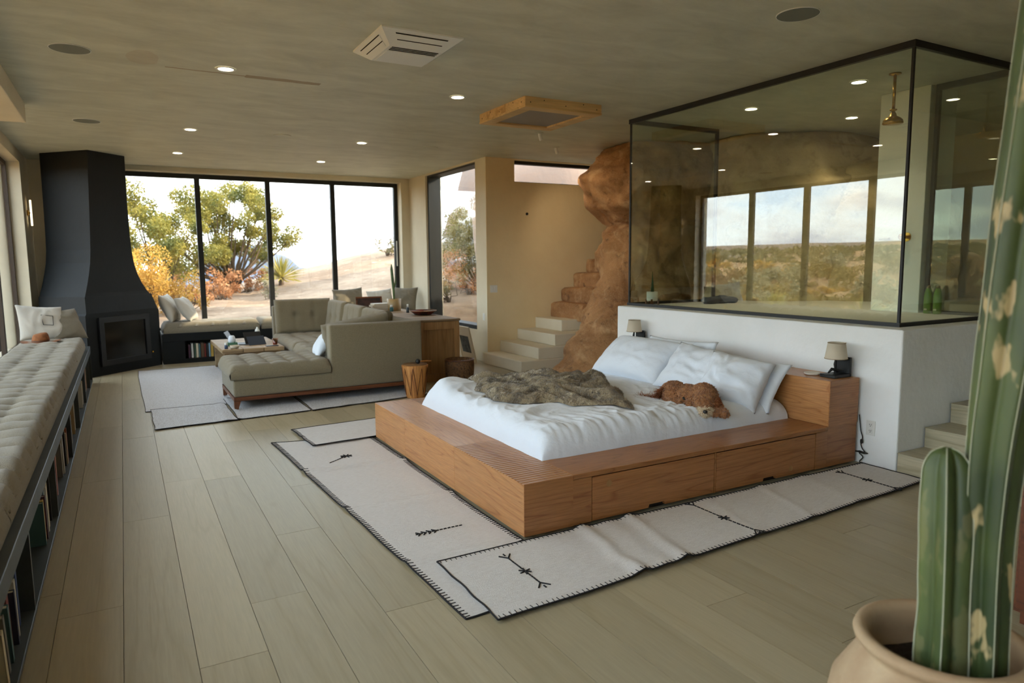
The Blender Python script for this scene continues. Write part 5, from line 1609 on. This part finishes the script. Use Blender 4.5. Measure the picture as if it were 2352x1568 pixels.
t = thing('ceiling_hatch', 'boxed ceiling hatch with a pine frame and grey panel', 'hatch', (4.06, 6.64, CE))
HX0, HX1, HY0, HY1, HZ = 3.60, 4.53, 6.14, 7.15, CE - 0.105
wood('wood_hatch', rgb(220, 186, 132), rgb(210, 174, 120), rgb(184, 144, 94), 'x', 1.0, 0.55, ring=4, knots=0.5)
B().box(HX0, HX1, HY0, HY0 + 0.02, HZ + 0.02, CE).obj('side_board', 'wood_hatch', t)
B().box(HX0, HX1, HY1 - 0.02, HY1, HZ + 0.02, CE).obj('side_board', 'wood_hatch', t)
B().box(HX0, HX0 + 0.02, HY0 + 0.02, HY1 - 0.02, HZ + 0.02, CE).obj('side_board', 'wood_hatch', t)
B().box(HX1 - 0.02, HX1, HY0 + 0.02, HY1 - 0.02, HZ + 0.02, CE).obj('side_board', 'wood_hatch', t)
for a in ((HX0 - 0.004, HX1 + 0.004, HY0 - 0.004, HY0 + 0.13), (HX0 - 0.004, HX1 + 0.004, HY1 - 0.13, HY1 + 0.004), (HX0 - 0.004, HX0 + 0.13, HY0 + 0.13, HY1 - 0.13), (HX1 - 0.13, HX1 + 0.004, HY0 + 0.13, HY1 - 0.13)):
    B().box(a[0], a[1], a[2], a[3], HZ, HZ + 0.02, bevel=0.002, seg=1).obj('bottom_frame', 'wood_hatch', t)
B().box(HX0 + 0.12, HX1 - 0.12, HY0 + 0.12, HY1 - 0.12, HZ + 0.02, HZ + 0.03).obj('panel', mat('hatch_grey', rgb(150, 140, 130), 0.8), t)
sm = B().lathe([(0.006, -0.002), (0.006, 0.002)], 8).mesh('screw', 'gap')
for (x, y, z, ax) in [(HX0 + 0.06, HY0, HZ + 0.05, 0), (HX0 + 0.22, HY0, HZ + 0.08, 0), (HX0 + 0.48, HY0, HZ + 0.05, 0), (HX0 + 0.7, HY0, HZ + 0.085, 0), (HX1 - 0.06, HY0, HZ + 0.05, 0),
                   (HX0, HY0 + 0.08, HZ + 0.06, 1), (HX0, HY0 + 0.25, HZ + 0.085, 1), (HX0, HY0 + 0.55, HZ + 0.05, 1), (HX0, HY0 + 0.75, HZ + 0.08, 1), (HX0, HY1 - 0.06, HZ + 0.05, 1)]:
    o = bpy.data.objects.new('screw', sm)
    col.objects.link(o)
    o.parent = t
    o.location = Vector((x, y, z)) - OFF[t]
    o.rotation_euler = (math.pi / 2, 0, 0) if ax == 0 else (0, math.pi / 2, 0)

# ------------------------------------------------------------ things in the bathroom
sx, sy = 6.10, 3.915
t = thing('rain_shower', 'brass rain shower head on a pipe from the bathroom ceiling', 'shower', (sx, sy, CE))
B().lathe([(0.05, -0.001), (0.05, -0.012), (0.015, -0.02)], 20, (sx, sy, CE)).obj('flange', 'brass', t, smooth=True)
B().tube([(sx, sy, CE - 0.01), (sx, sy, 2.955)], 0.013, 12).obj('pipe', 'brass', t, smooth=True)
B().lathe([(0.012, 2.96), (0.030, 2.955), (0.030, 2.945), (0.014, 2.94), (0.018, 2.925), (0.026, 2.915), (0.030, 2.895), (0.06, 2.88), (0.080, 2.86), (0.086, 2.835), (0.082, 2.828), (0.0, 2.826)], 28, (sx, sy, 0)).obj('rose', 'brass', t, smooth=True)
t = thing('shower_valve', 'brass and porcelain shower handle on the white shower pillar', 'tap', (6.8, 4.154, 1.843))
B().tube([(6.80, 4.154, 1.843), (6.72, 4.154, 1.843)], 0.016, 12).obj('stem', 'brass', t, smooth=True)
B().sphere((6.71, 4.154, 1.843), 0.030, 14, 10).obj('handle', 'brass', t, smooth=True)
B().tube([(6.80, 4.154, 1.843), (6.79, 4.154, 1.843)], 0.045, 20).obj('wall_rose', 'brass', t)
B().tube([(6.795, 4.34, 1.83), (6.72, 4.34, 1.83)], 0.018, 12).obj('porcelain_stem', 'plastic_white', t, smooth=True)
B().tube([(6.72, 4.29, 1.83), (6.72, 4.39, 1.83)], 0.012, 10).obj('porcelain_cross', 'plastic_white', t, smooth=True)
mat('bottle_green', rgb(96, 134, 38), 0.3)
for (x, y, lab) in ((6.795, 3.905, 'left'), (6.80, 3.818, 'right')):
    t = thing('shampoo_bottle', 'green shampoo bottle on the shower ledge, the %s of two' % lab, 'bottle', (x, y, 1.1))
    B().lathe([(0.034, 0.001), (0.037, 0.008), (0.038, 0.16), (0.034, 0.20), (0.024, 0.235), (0.020, 0.245), (0, 0.246)], 22, (x, y, 1.1)).obj('bottle_body', 'bottle_green', t, smooth=True)
    B().lathe([(0.019, 0.2455), (0.018, 0.268), (0.008, 0.272), (0, 0.272)], 16, (x, y, 1.1)).obj('cap', mat('cap_gold%s' % lab, rgb(126, 108, 70), 0.4), t, smooth=True)
    B().box(x - 0.0395, x - 0.037, y - 0.014, y + 0.014, 1.135, 1.15).obj('label_sticker', 'paper', t)
t = thing('potted_succulent', 'white pot with a thin upright succulent on a wooden stand behind the glass', 'plant', (5.50, 6.42, 1.1))
for dx in (-0.05, 0.05):
    for dy in (-0.05, 0.05):
        B().box(5.50 + dx - 0.008, 5.50 + dx + 0.008, 6.42 + dy - 0.008, 6.42 + dy + 0.008, 1.1005, 1.175).obj('stand_leg', 'wood_walnut', t)
B().box(5.44, 5.56, 6.41, 6.43, 1.14, 1.152).obj('stand_bar', 'wood_walnut', t)
B().lathe([(0.058, 1.152), (0.064, 1.158), (0.066, 1.262), (0.060, 1.262), (0.056, 1.24), (0, 1.24)], 24, (5.50, 6.42, 0)).obj('pot', 'plastic_white', t, smooth=True)
for (dx, h, r) in ((0, 0.26, 0.012), (0.018, 0.16, 0.010), (-0.015, 0.13, 0.010), (0.005, 0.10, 0.012)):
    B().tube([(5.50 + dx, 6.42, 1.235), (5.50 + dx * 1.2, 6.42 + dx * .5, 1.24 + h * 0.5), (5.50 + dx * 0.6, 6.42, 1.24 + h)], [r, r * 0.9, 0.002], 6).obj('leaf', mat('succ%d' % int(h * 100), rgb(52, 84, 58), 0.5), t, smooth=True)
b = B()
for (c, r, s) in (((6.25, 6.22, 1.14), 0.10, (1.3, 0.9, 0.42)), ((6.42, 6.20, 1.145), 0.10, (1.4, 0.9, 0.45)), ((6.55, 6.20, 1.135), 0.09, (1.2, 1.0, 0.4))):
    b.sphere(c, r, 18, 12, s)
remesh(b, 'folded_towel', 'navy_vinyl', 0.016, None, 2, lambda p, n: 0.012 * ridge(nz((p.x * 0.5, p.y, p.z * 3), 14, 2)), label='rolled dark towel lying on the bathroom floor behind the glass', cat='towel')

# ------------------------------------------------------------ big potted cactus in the right foreground
pc = (1.772, 0.929)
pot = thing('potted_cactus', 'tall ribbed cactus and a shorter one in a large terracotta jar', 'plant', (pc[0], pc[1], 0))
B().lathe([(0.15, 0.001), (0.16, 0.01), (0.20, 0.10), (0.255, 0.26), (0.275, 0.40), (0.255, 0.52), (0.205, 0.605), (0.186, 0.635), (0.190, 0.650), (0.203, 0.660), (0.207, 0.672), (0.202, 0.684), (0.188, 0.688), (0.174, 0.682), (0.168, 0.665), (0.168, 0.62), (0.17, 0.56), (0.0, 0.56)], 56, (pc[0], pc[1], 0)).obj('jar', 'terracotta', pot, smooth=True)
b = B().grid(16, 16, lambda u, v: (pc[0] + 0.172 * (v) * math.cos(2 * math.pi * u), pc[1] + 0.172 * v * math.sin(2 * math.pi * u), 0.575 + 0.012 * nz((math.cos(6.28 * u) * v * 9, math.sin(6.28 * u) * v * 9, 0), 1.3, 2)))
b.obj('soil', 'soil', pot, smooth=True)
def cactus_mat():
    m, nt, out = new_mat('cactus_big')
    bs = nt.nodes.new('ShaderNodeBsdfPrincipled')
    bs.inputs['Roughness'].default_value = 0.5
    n = nod(nt, 'ShaderNodeTexNoise', Scale=6.0, Detail=4.0)
    nt.links.new(coords(nt, (1, 1, 0.4)), n.inputs['Vector'])
    c = ramp(nt, n.outputs['Fac'], [(0.35, rgb(50, 64, 32)), (0.7, rgb(94, 106, 52))])
    n2 = nod(nt, 'ShaderNodeTexNoise', Scale=13.0, Detail=3.0, Roughness=0.55)
    nt.links.new(coords(nt, (1, 1, 0.45)), n2.inputs['Vector'])
    f = ramp(nt, n2.outputs['Fac'], [(0.57, (0, 0, 0, 1)), (0.61, (1, 1, 1, 1))])
    at = nt.nodes.new('ShaderNodeAttribute')
    at.attribute_name = 'scar'
    mu = nod(nt, 'ShaderNodeMath', _operation='MULTIPLY')
    nt.links.new(f, mu.inputs[0])
    nt.links.new(at.outputs['Fac'], mu.inputs[1])
    c = mixc(nt, mu.outputs[0], c, rgb(178, 158, 112))
    nt.links.new(c, bs.inputs['Base Color'])
    nt.links.new(bs.outputs[0], out.inputs[0])
cactus_mat()
mat('areole', rgb(176, 176, 150), 0.9)
def ribbed(pts, rad, ribs, depth, name, ang0=0.0, scar=0.0, twist=0.0, per=10):
    pts = [Vector(p) for p in pts]
    fine, fr = [], []
    n = 46
    for i in range(n + 1):
        t = i / n * (len(pts) - 1)
        k = min(int(t), len(pts) - 2)
        f = t - k
        p0, p1, p2, p3 = pts[max(k - 1, 0)], pts[k], pts[k + 1], pts[min(k + 2, len(pts) - 1)]
        q = 0.5 * ((2 * p1) + (p2 - p0) * f + (2 * p0 - 5 * p1 + 4 * p2 - p3) * f * f + (-p0 + 3 * p1 - 3 * p2 + p3) * f ** 3)
        fine.append(q)
        fr.append(rad[k] * (1 - f) + rad[k + 1] * f)
    seg = ribs * per
    rings, crests = [], [[] for _ in range(ribs)]
    for i, (q, r) in enumerate(zip(fine, fr)):
        d = (fine[min(i + 1, n)] - fine[max(i - 1, 0)]).normalized()
        a = d.cross(Vector((0, 1, 0))).normalized()
        b2 = d.cross(a)
        ring = []
        for k in range(seg):
            th = 2 * math.pi * k / seg + ang0 + twist * i / n
            ph = (k % per) / per
            prof = abs(2 * ph - 1) ** 0.85       # 1 on the crest, 0 in the valley
            rr = r * (1 - depth * (1 - prof)) * (1 + 0.03 * nz((i * 0.25, k * 0.2, 0), 1.0, 3))
            p = q + (a * math.cos(th) + b2 * math.sin(th)) * rr
            ring.append(p)
            if k % per == 0:
                crests[k // per].append(p + (a * math.cos(th) + b2 * math.sin(th)) * 0.0005)
        rings.append(ring)
    o = B().loft(rings).obj(name, 'cactus_big', pot, smooth=True)
    at = o.data.attributes.new('scar', 'FLOAT', 'POINT')
    for v in at.data:
        v.value = scar
    ed = B()
    for c in crests:
        ed.tube(c[:-1], 0.0015 * (fr[0] / 0.05), 5)
    ed.obj('rib_edges', 'areole', o, smooth=True)
    return o
ribbed([(1.722, 0.905, 0.56), (1.722, 0.905, 0.66), (1.724, 0.908, 0.80), (1.735, 0.920, 0.98), (1.752, 0.936, 1.12), (1.756, 0.94, 1.165), (1.757, 0.941, 1.18)], [0.060, 0.062, 0.056, 0.060, 0.055, 0.036, 0.006], 5, 0.42, 'short_stem', 0.5, 0.15)
ribbed([(1.790, 0.838, 0.56), (1.785, 0.84, 0.70), (1.795, 0.855, 0.95), (1.815, 0.862, 1.20), (1.836, 0.856, 1.45), (1.858, 0.850, 1.76), (1.895, 0.848, 2.08), (1.93, 0.85, 2.40), (1.95, 0.85, 2.55), (1.952, 0.85, 2.60)], [0.050, 0.052, 0.056, 0.066, 0.074, 0.076, 0.076, 0.070, 0.04, 0.006], 5, 0.40, 'tall_stem', 2.1, 1.0, 0.25)

t = thing('wooden_cabinet', 'reddish walnut cabinet standing behind the cactus jar at the right edge', 'cabinet', (3.7, 1.1, 0), 0)
B().box(3.42, 4.20, 0.55, 1.50, 0.06, 0.70).obj('body', 'wood_walnut_y', t)
B().box(3.40, 4.22, 0.53, 1.52, 0.70, 0.73, bevel=0.004).obj('top', 'wood_walnut_y', t)
for i in range(2):
    d = B().box(3.402, 3.419, 0.57 + 0.465 * i, 1.02 + 0.465 * i, 0.08, 0.69, bevel=0.003, seg=1).obj('door', 'wood_walnut_y', t)
    B().sphere((3.394, 0.99 + 0.06 * i, 0.4), 0.012, 10, 6).obj('knob', 'brass', d, smooth=True)
for x in (3.46, 4.16):
    for y in (0.59, 1.46):
        B().box(x - 0.02, x + 0.02, y - 0.02, y + 0.02, 0.0005, 0.06).obj('leg', 'wood_walnut_y', t)
# ------------------------------------------------------------ outdoors
def smooth(a, b, x):
    t = max(0.0, min(1.0, (x - a) / (b - a)))
    return t * t * (3 - 2 * t)
def ground_h(x, y):
    west = -0.25 - 0.05 * max(0, min(12, -x - 2)) + 0.062 * max(0, -x - 12) * smooth(-12, -45, x)
    west = min(west, 4.0) + 0.25 * fbm((x, y, 0), 0.12, 3, 3) * smooth(-4, -14, x)
    s = max(0.0, min(1.0, (y - 14) / 10))
    north = 0.46 + 0.40 * s + max(0, x - 3.2) * (0.07 + 0.16 * s) * (1 if x < 14 else 0.6) - 0.02 * max(0, 1.5 - x)
    north = min(north, 4.5)
    north -= max(0.0, y - 25.5) * 0.10
    north += 0.13 * fbm((x, y, 0), 0.55, 6, 4) + 0.05 * fbm((x, y, 0), 2.2, 9, 2)
    k = smooth(-0.5, -5.0, x) if y < 40 else smooth(-2, -20, x)
    if x > 5.4 and y < 14:
        north = 0.40 + 0.10 * (x - 5.4) * 0.4
    far_w = north * (1 - k) + west * k
    return far_w
mat('sand_west', rgb(190, 148, 98), 0.95, var=[(rgb(158, 116, 70), 0.7, 0.35, 0.7, W3), (rgb(112, 92, 60), 2.2, 0.52, 0.7, W3)], bump=(14, 0.6, W3, 8))
mat('sand', rgb(158, 132, 106), 0.95, var=[(rgb(124, 98, 74), 0.6, 0.38, 0.62, W3), (rgb(112, 86, 60), 2.5, 0.55, 0.75, W3), (rgb(200, 176, 146), 6, 0.60, 0.75, W3)], bump=(14, 0.6, W3, 8))
def gx(u):
    t = 2 * u - 1
    return 2 + (abs(t) ** 2.2) * (1 if t > 0 else -1) * 88 + t * 10
b = B().grid(150, 150, lambda u, v: ((lambda x, y: (x, y, min(ground_h(x, y), -0.32) if (-1.62 < x < 9.9 and -3.4 < y < 13.78) else ground_h(x, y)))(gx(u), 8 + gx(v))))
gr = b.obj('ground', 'sand', smooth=True, kind='structure')
gr.data.materials.append(MATS['sand_west'])
for f in gr.data.polygons:
    if f.center.x < -2.6 + 1.2 * nz((f.center.y, 0, 0), 0.3, 2) and f.center.y < 60:
        f.material_index = 1
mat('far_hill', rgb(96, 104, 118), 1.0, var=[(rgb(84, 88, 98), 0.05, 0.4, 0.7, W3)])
b = B()
b.grid(90, 8, lambda u, v: (-90 + 260 * u, 150 + 60 * v, -16 + (15 + 8 * fbm((u * 14, 0, 0), 1.0, 5, 4) + 6.0 * math.exp(-((u - 0.46) / 0.03) ** 2) * (1 + 0.6 * fbm((u * 90, 3, 0), 1, 2, 3))) * math.sin(min(1, v * 1.6) * math.pi * 0.5)))
b.obj('hills', 'far_hill', smooth=False, kind='structure')

LEAF = {}
def leafmat(name, a, b2):
    m, nt, out = new_mat(name)
    bs = nt.nodes.new('ShaderNodeBsdfPrincipled')
    bs.inputs['Roughness'].default_value = 0.7
    n = nod(nt, 'ShaderNodeTexNoise', Scale=2.5, Detail=3.0)
    nt.links.new(coords(nt), n.inputs['Vector'])
    c = ramp(nt, n.outputs['Fac'], [(0.35, a), (0.65, b2)])
    nt.links.new(c, bs.inputs['Base Color'])
    tr = nt.nodes.new('ShaderNodeBsdfTranslucent')
    nt.links.new(c, tr.inputs[0])
    mx = nod(nt, 'ShaderNodeMixShader')
    mx.inputs[0].default_value = 0.35
    nt.links.new(bs.outputs[0], mx.inputs[1])
    nt.links.new(tr.outputs[0], mx.inputs[2])
    nt.links.new(mx.outputs[0], out.inputs[0])
leafmat('leaf_juniper', rgb(92, 96, 44), rgb(164, 148, 62))
leafmat('leaf_yellow', rgb(184, 140, 54), rgb(212, 170, 80))
leafmat('leaf_rust', rgb(170, 112, 70), rgb(198, 148, 104))
leafmat('leaf_brown', rgb(120, 88, 54), rgb(150, 114, 72))
leafmat('leaf_olive', rgb(104, 98, 62), rgb(146, 130, 84))
leafmat('leaf_sage', rgb(140, 136, 108), rgb(172, 160, 124))
leafmat('leaf_yucca', rgb(140, 136, 60), rgb(196, 178, 92))
mat('bark', rgb(92, 74, 56), 0.95, bump=(40, 0.8))

def leaves_mesh(name, m, clumps, per, size, seed, flat=0.9):
    r = random.Random(seed)
    vs, fs = [], []
    for (c, rad) in clumps:
        c = Vector(c)
        for _ in range(int(per * (rad / 0.5) ** 1.6) + 6):
            while True:
                d = Vector((r.uniform(-1, 1), r.uniform(-1, 1), r.uniform(-1, 1)))
                if 0.05 < d.length < 1:
                    break
            p = c + Vector((d.x, d.y, d.z * flat)) * rad
            a = Vector((r.uniform(-1, 1), r.uniform(-1, 1), r.uniform(-1, 1))).normalized()
            b2 = a.cross(Vector((r.uniform(-1, 1), r.uniform(-1, 1), r.uniform(-1, 1)))).normalized()
            s = size * r.uniform(0.6, 1.4)
            k = len(vs)
            vs += [tuple(p - a * s - b2 * s * 0.45), tuple(p + a * s * 0.9 - b2 * s * .5), tuple(p + a * s + b2 * s * 0.45), tuple(p - a * s * .8 + b2 * s * .5)]
            fs.append((k, k + 1, k + 2, k + 3))
    me = bpy.data.meshes.new(name)
    me.from_pydata(vs, [], fs)
    me.materials.append(MATS[m])
    return me

def link(name, me, parent=None, **kw):
    o = bpy.data.objects.new(name, me)
    col.objects.link(o)
    if parent: o.parent = parent
    return tag(o, kw.get('label'), kw.get('cat'), kw.get('group'), kw.get('kind'))

def tree(name, base, clumps, m, label, per=300, size=0.06, seed=1, trunk=0.10, cat='tree'):
    t = thing(name, label, cat, base)
    r = random.Random(seed)
    bw = B()
    bx = Vector((0, 0, -0.15))
    for i, (c, rad) in enumerate(clumps):
        if i % 2 and len(clumps) > 14:
            continue
        c = Vector(c)
        mid = c * 0.45 + Vector((r.uniform(-.15, .15), r.uniform(-.15, .15), -0.08))
        bw.tube([bx, c * 0.15 + Vector((0, 0, 0.05)), mid, c * 0.75 + Vector((r.uniform(-.1, .1), 0, r.uniform(-.1, .1))), c], [trunk * r.uniform(.55, 1), trunk * 0.6, trunk * 0.36, trunk * 0.2, 0.008], 6)
    OFF[t] = Vector((0, 0, 0))
    bw.obj('branches', 'bark', t, smooth=True)
    link('foliage', leaves_mesh('foliage', m, clumps, per, size, seed), t, kind='stuff')
    return t
rr = random.Random(21)
big = []
for (x, z, n, s) in ((-2.2, 2.1, 4, .4), (-1.6, 1.5, 4, .45), (-1.2, 2.3, 4, .42), (-0.6, 1.9, 5, .42), (-0.2, 2.5, 5, .4), (0.3, 2.7, 5, .38), (0.75, 2.5, 5, .42), (1.2, 2.0, 5, .42), (1.5, 1.4, 4, .36), (0.6, 1.4, 6, .36), (0.2, 1.9, 6, .36), (-0.1, 1.2, 5, .34), (1.0, 1.0, 4, .34), (-0.5, 1.1, 5, .38), (-1.4, 0.8, 4, .4), (-2.5, 1.3, 4, .45)):
    for _ in range(n):
        big.append(((x + rr.uniform(-.35, .35), rr.uniform(-1.2, 1.2), z + rr.uniform(-.32, .32)), s * rr.uniform(.55, .95)))
tree('desert_tree', (2.85, 22.0, 0.88), big, 'leaf_juniper', 'spreading yellow-green desert tree seen through the middle of the far window', 1500, 0.024, 4, 0.075)
left = []
for (x, z, n, s) in ((-0.6, 2.6, 4, .40), (-0.1, 2.0, 4, .45), (0.5, 1.7, 4, .4), (-0.8, 1.5, 5, .5), (0.2, 1.1, 4, .45), (0.9, 1.0, 3, .4), (-0.4, .8, 4, .45), (0.95, 1.9, 3, .3)):
    for _ in range(n):
        left.append(((x + rr.uniform(-.3, .3), rr.uniform(-.9, .9), z + rr.uniform(-.3, .3)), s * rr.uniform(.55, .95)))
tree('desert_tree', (0.75, 19.6, 0.62), left, 'leaf_juniper', 'green desert tree beyond the far window next to the fireplace', 1400, 0.023, 6, 0.06)
def shrub(loc, w, h, m, seed, label, per=240, size=0.035, n=14, group=None, name='desert_shrub'):
    q = random.Random(seed)
    cl = [((q.uniform(-w, w), q.uniform(-w, w), q.uniform(0.15, 1.0) * h), q.uniform(.18, .32) * max(w, h)) for _ in range(n)]
    t = tree(name, (loc[0], loc[1], ground_h(loc[0], loc[1])), cl, m, label, per, size, seed, 0.03, 'shrub')
    if group: t['group'] = group
    return t
shrub((0.45, 16.4), 0.42, 1.25, 'leaf_yellow', 31, 'golden yellow shrub just outside the far window beside the fireplace', 1200, 0.018, 16)
shrub((1.15, 17.0), 0.40, 0.75, 'leaf_yellow', 32, 'lower golden shrub outside the far window, right of the tall yellow one', 1000, 0.018, 12)
for i, (x, y, w, h) in enumerate(((1.75, 20.6, .55, .75), (2.45, 21.0, .5, .7), (1.5, 18.6, .4, .5), (3.2, 21.6, .4, .45), (3.9, 22.6, .6, .45), (2.2, 19.6, .35, .4))):
    shrub((x, y), w, h, 'leaf_rust', 40 + i, 'dry rust-orange brush on the sand at the foot of the desert tree', 300, 0.03, 12, 'rust-orange brush below the tree')
shrub((3.35, 19.0), 0.16, 0.42, 'leaf_sage', 51, 'grey grass tuft on the sand left of the second window bar', 260, 0.02, 10)
shrub((7.9, 22.8), 0.45, 0.6, 'leaf_olive', 52, 'olive brush on top of the sand bank at the right of the far window', 300, 0.03, 12)
def yucca(loc, L, n, m, seed, label, group=None):
    q = random.Random(seed)
    z = ground_h(loc[0], loc[1])
    t = thing('yucca', label, 'yucca', (loc[0], loc[1], z), group=group)
    OFF[t] = Vector((0, 0, 0))
    B().tube([(0, 0, -0.1), (0, 0, loc[2])], [0.08, 0.07], 8).obj('trunk', 'bark', t, smooth=True)
    vs, fs = [], []
    for _ in range(n):
        a = q.uniform(0, 6.283)
        e = q.uniform(-0.25, 1.4)
        d = Vector((math.cos(a) * math.cos(e), math.sin(a) * math.cos(e), math.sin(e)))
        s = d.cross(Vector((0, 0, 1))).normalized() * 0.016
        ln = L * q.uniform(.7, 1.1)
        p = Vector((0, 0, loc[2]))
        k = len(vs)
        vs += [tuple(p - s), tuple(p + s), tuple(p + d * ln * .6 - s * .8 - Vector((0, 0, .02))), tuple(p + d * ln * .6 + s * .8), tuple(p + d * ln - Vector((0, 0, .06)))]
        fs += [(k, k + 1, k + 3, k + 2), (k + 2, k + 3, k + 4)]
    me = bpy.data.meshes.new('blades')
    me.from_pydata(vs, [], fs)
    me.materials.append(MATS[m])
    link('blades', me, t)
    return t
yucca((4.15, 21.6, 0.22), 0.85, 170, 'leaf_yucca', 3, 'spiky yucca poking out right of the desert tree')

# boulders and brush outside the side window and the clerestory
def blob_rock(loc, s, m, seed, label, sub=4, amp=0.25, cat='boulder', group=None):
    b = B()
    bmesh.ops.create_icosphere(b.bm, subdivisions=sub, radius=1.0)
    for v in b.bm.verts:
        n = v.co.normalized()
        d = 1 + amp * 1.6 * fbm(n, 1.1, seed, 3) + 0.10 * fbm(n, 4.0, seed + 2, 3)
        v.co = Vector((n.x * s[0], n.y * s[1], n.z * s[2])) * d
    o = b.obj('boulder', m, smooth=True, label=label, cat=cat, group=group)
    o.location = loc
    return o
blob_rock((10.1, 17.6, 1.5), (2.3, 2.2, 3.3), 'rock_pink', 4.0, 'huge pale boulder outside behind the brush of the side window')
blob_rock((8.95, 13.5, 1.6), (2.15, 1.4, 3.9), 'rock_pink', 7.0, 'pinkish boulder outside filling the strip window above the steps')
blob_rock((15.5, 5.0, 2.0), (3.2, 4.0, 3.4), 'rock_pink', 9.0, 'unseen massive boulder added right of the house to block the sun')  # out of view, added to keep the low sun out of the side window
shrub((7.6, 16.2), 0.7, 2.0, 'leaf_olive', 61, 'tall olive brush outside the side window', 1300, 0.02, 18)
shrub((7.2, 15.0), 0.5, 0.9, 'leaf_rust', 62, 'rust-coloured brush low outside the side window', 900, 0.018, 12)
shrub((8.6, 15.6), 0.7, 1.5, 'leaf_sage', 63, 'grey-green brush outside the side window by the column', 1100, 0.022, 16)
shrub((6.5, 14.6), 0.35, 0.6, 'leaf_olive', 64, 'small olive shrub right below the side window', 380, 0.03, 10)

# scrub on the slope outside the left windows (seen again in the bathroom glass)
leafmat('leaf_gold', rgb(120, 102, 48), rgb(168, 138, 72))
kinds = [('leaf_gold', 'golden olive'), ('leaf_sage', 'pale sage'), ('leaf_brown', 'dry brown'), ('leaf_yellow', 'straw yellow')]
protos = []
for i, (m, nm) in enumerate(kinds):
    q = random.Random(80 + i)
    cl = [((q.uniform(-.6, .6), q.uniform(-.6, .6), q.uniform(0.12, 0.75)), q.uniform(.2, .34)) for _ in range(13)]
    protos.append((leaves_mesh('foliage', m, cl, 130, 0.055, 90 + i), 'round %s desert shrub on the slope outside the left windows' % nm, nm))
q = random.Random(5)
for i in range(130):
    x = -5 - q.random() * 35
    y = q.uniform(0.44, 1.08) * (10.6 - x)
    k = q.choices((0, 1, 2, 3), (4, 3, 2, 2))[0]
    me, lab, nm = protos[k]
    o = link('desert_shrub', me, None, label=lab, cat='shrub', group='%s shrubs outside the left windows' % nm)
    s = q.uniform(.5, 1.35) * (1 + 0.012 * -x)
    o.location = (x, y, ground_h(x, y) - 0.08)
    o.scale = (s, s, s * q.uniform(.6, 1.0))
    o.rotation_euler = (0, 0, q.uniform(0, 6.28))
cl = []
for i in range(1500):
    x = -43 - q.random() * 30
    y = q.uniform(-20, 90)
    cl.append(((x, y, ground_h(x, y) + 0.12), q.uniform(.25, .6)))
link('scrub_cover', leaves_mesh('scrub_cover', 'leaf_olive', cl, 16, 0.16, 302, 0.6), None, label='low olive scrub on the skyline of the slope outside the left windows', cat='scrub', kind='stuff')
for i, (x, y, s) in enumerate(((-34, 14.5, 1.0), (-38, 27, 1.2))):
    blob_rock((x, y, ground_h(x, y) + 0.3), (s, s * 1.1, s * 0.8), 'rock', 20 + i, 'orange boulder on the scrub slope outside the left windows', 3, 0.25, group='orange boulders on the west slope')
for i, (x, y) in enumerate(((-7.5, 12.2), (-9, 16.5), (-6.8, 6.5))):
    yucca((x, y, 0.5), 0.8, 160, 'leaf_yucca', 10 + i, 'pale green yucca outside the left windows', 'yuccas outside the left windows')
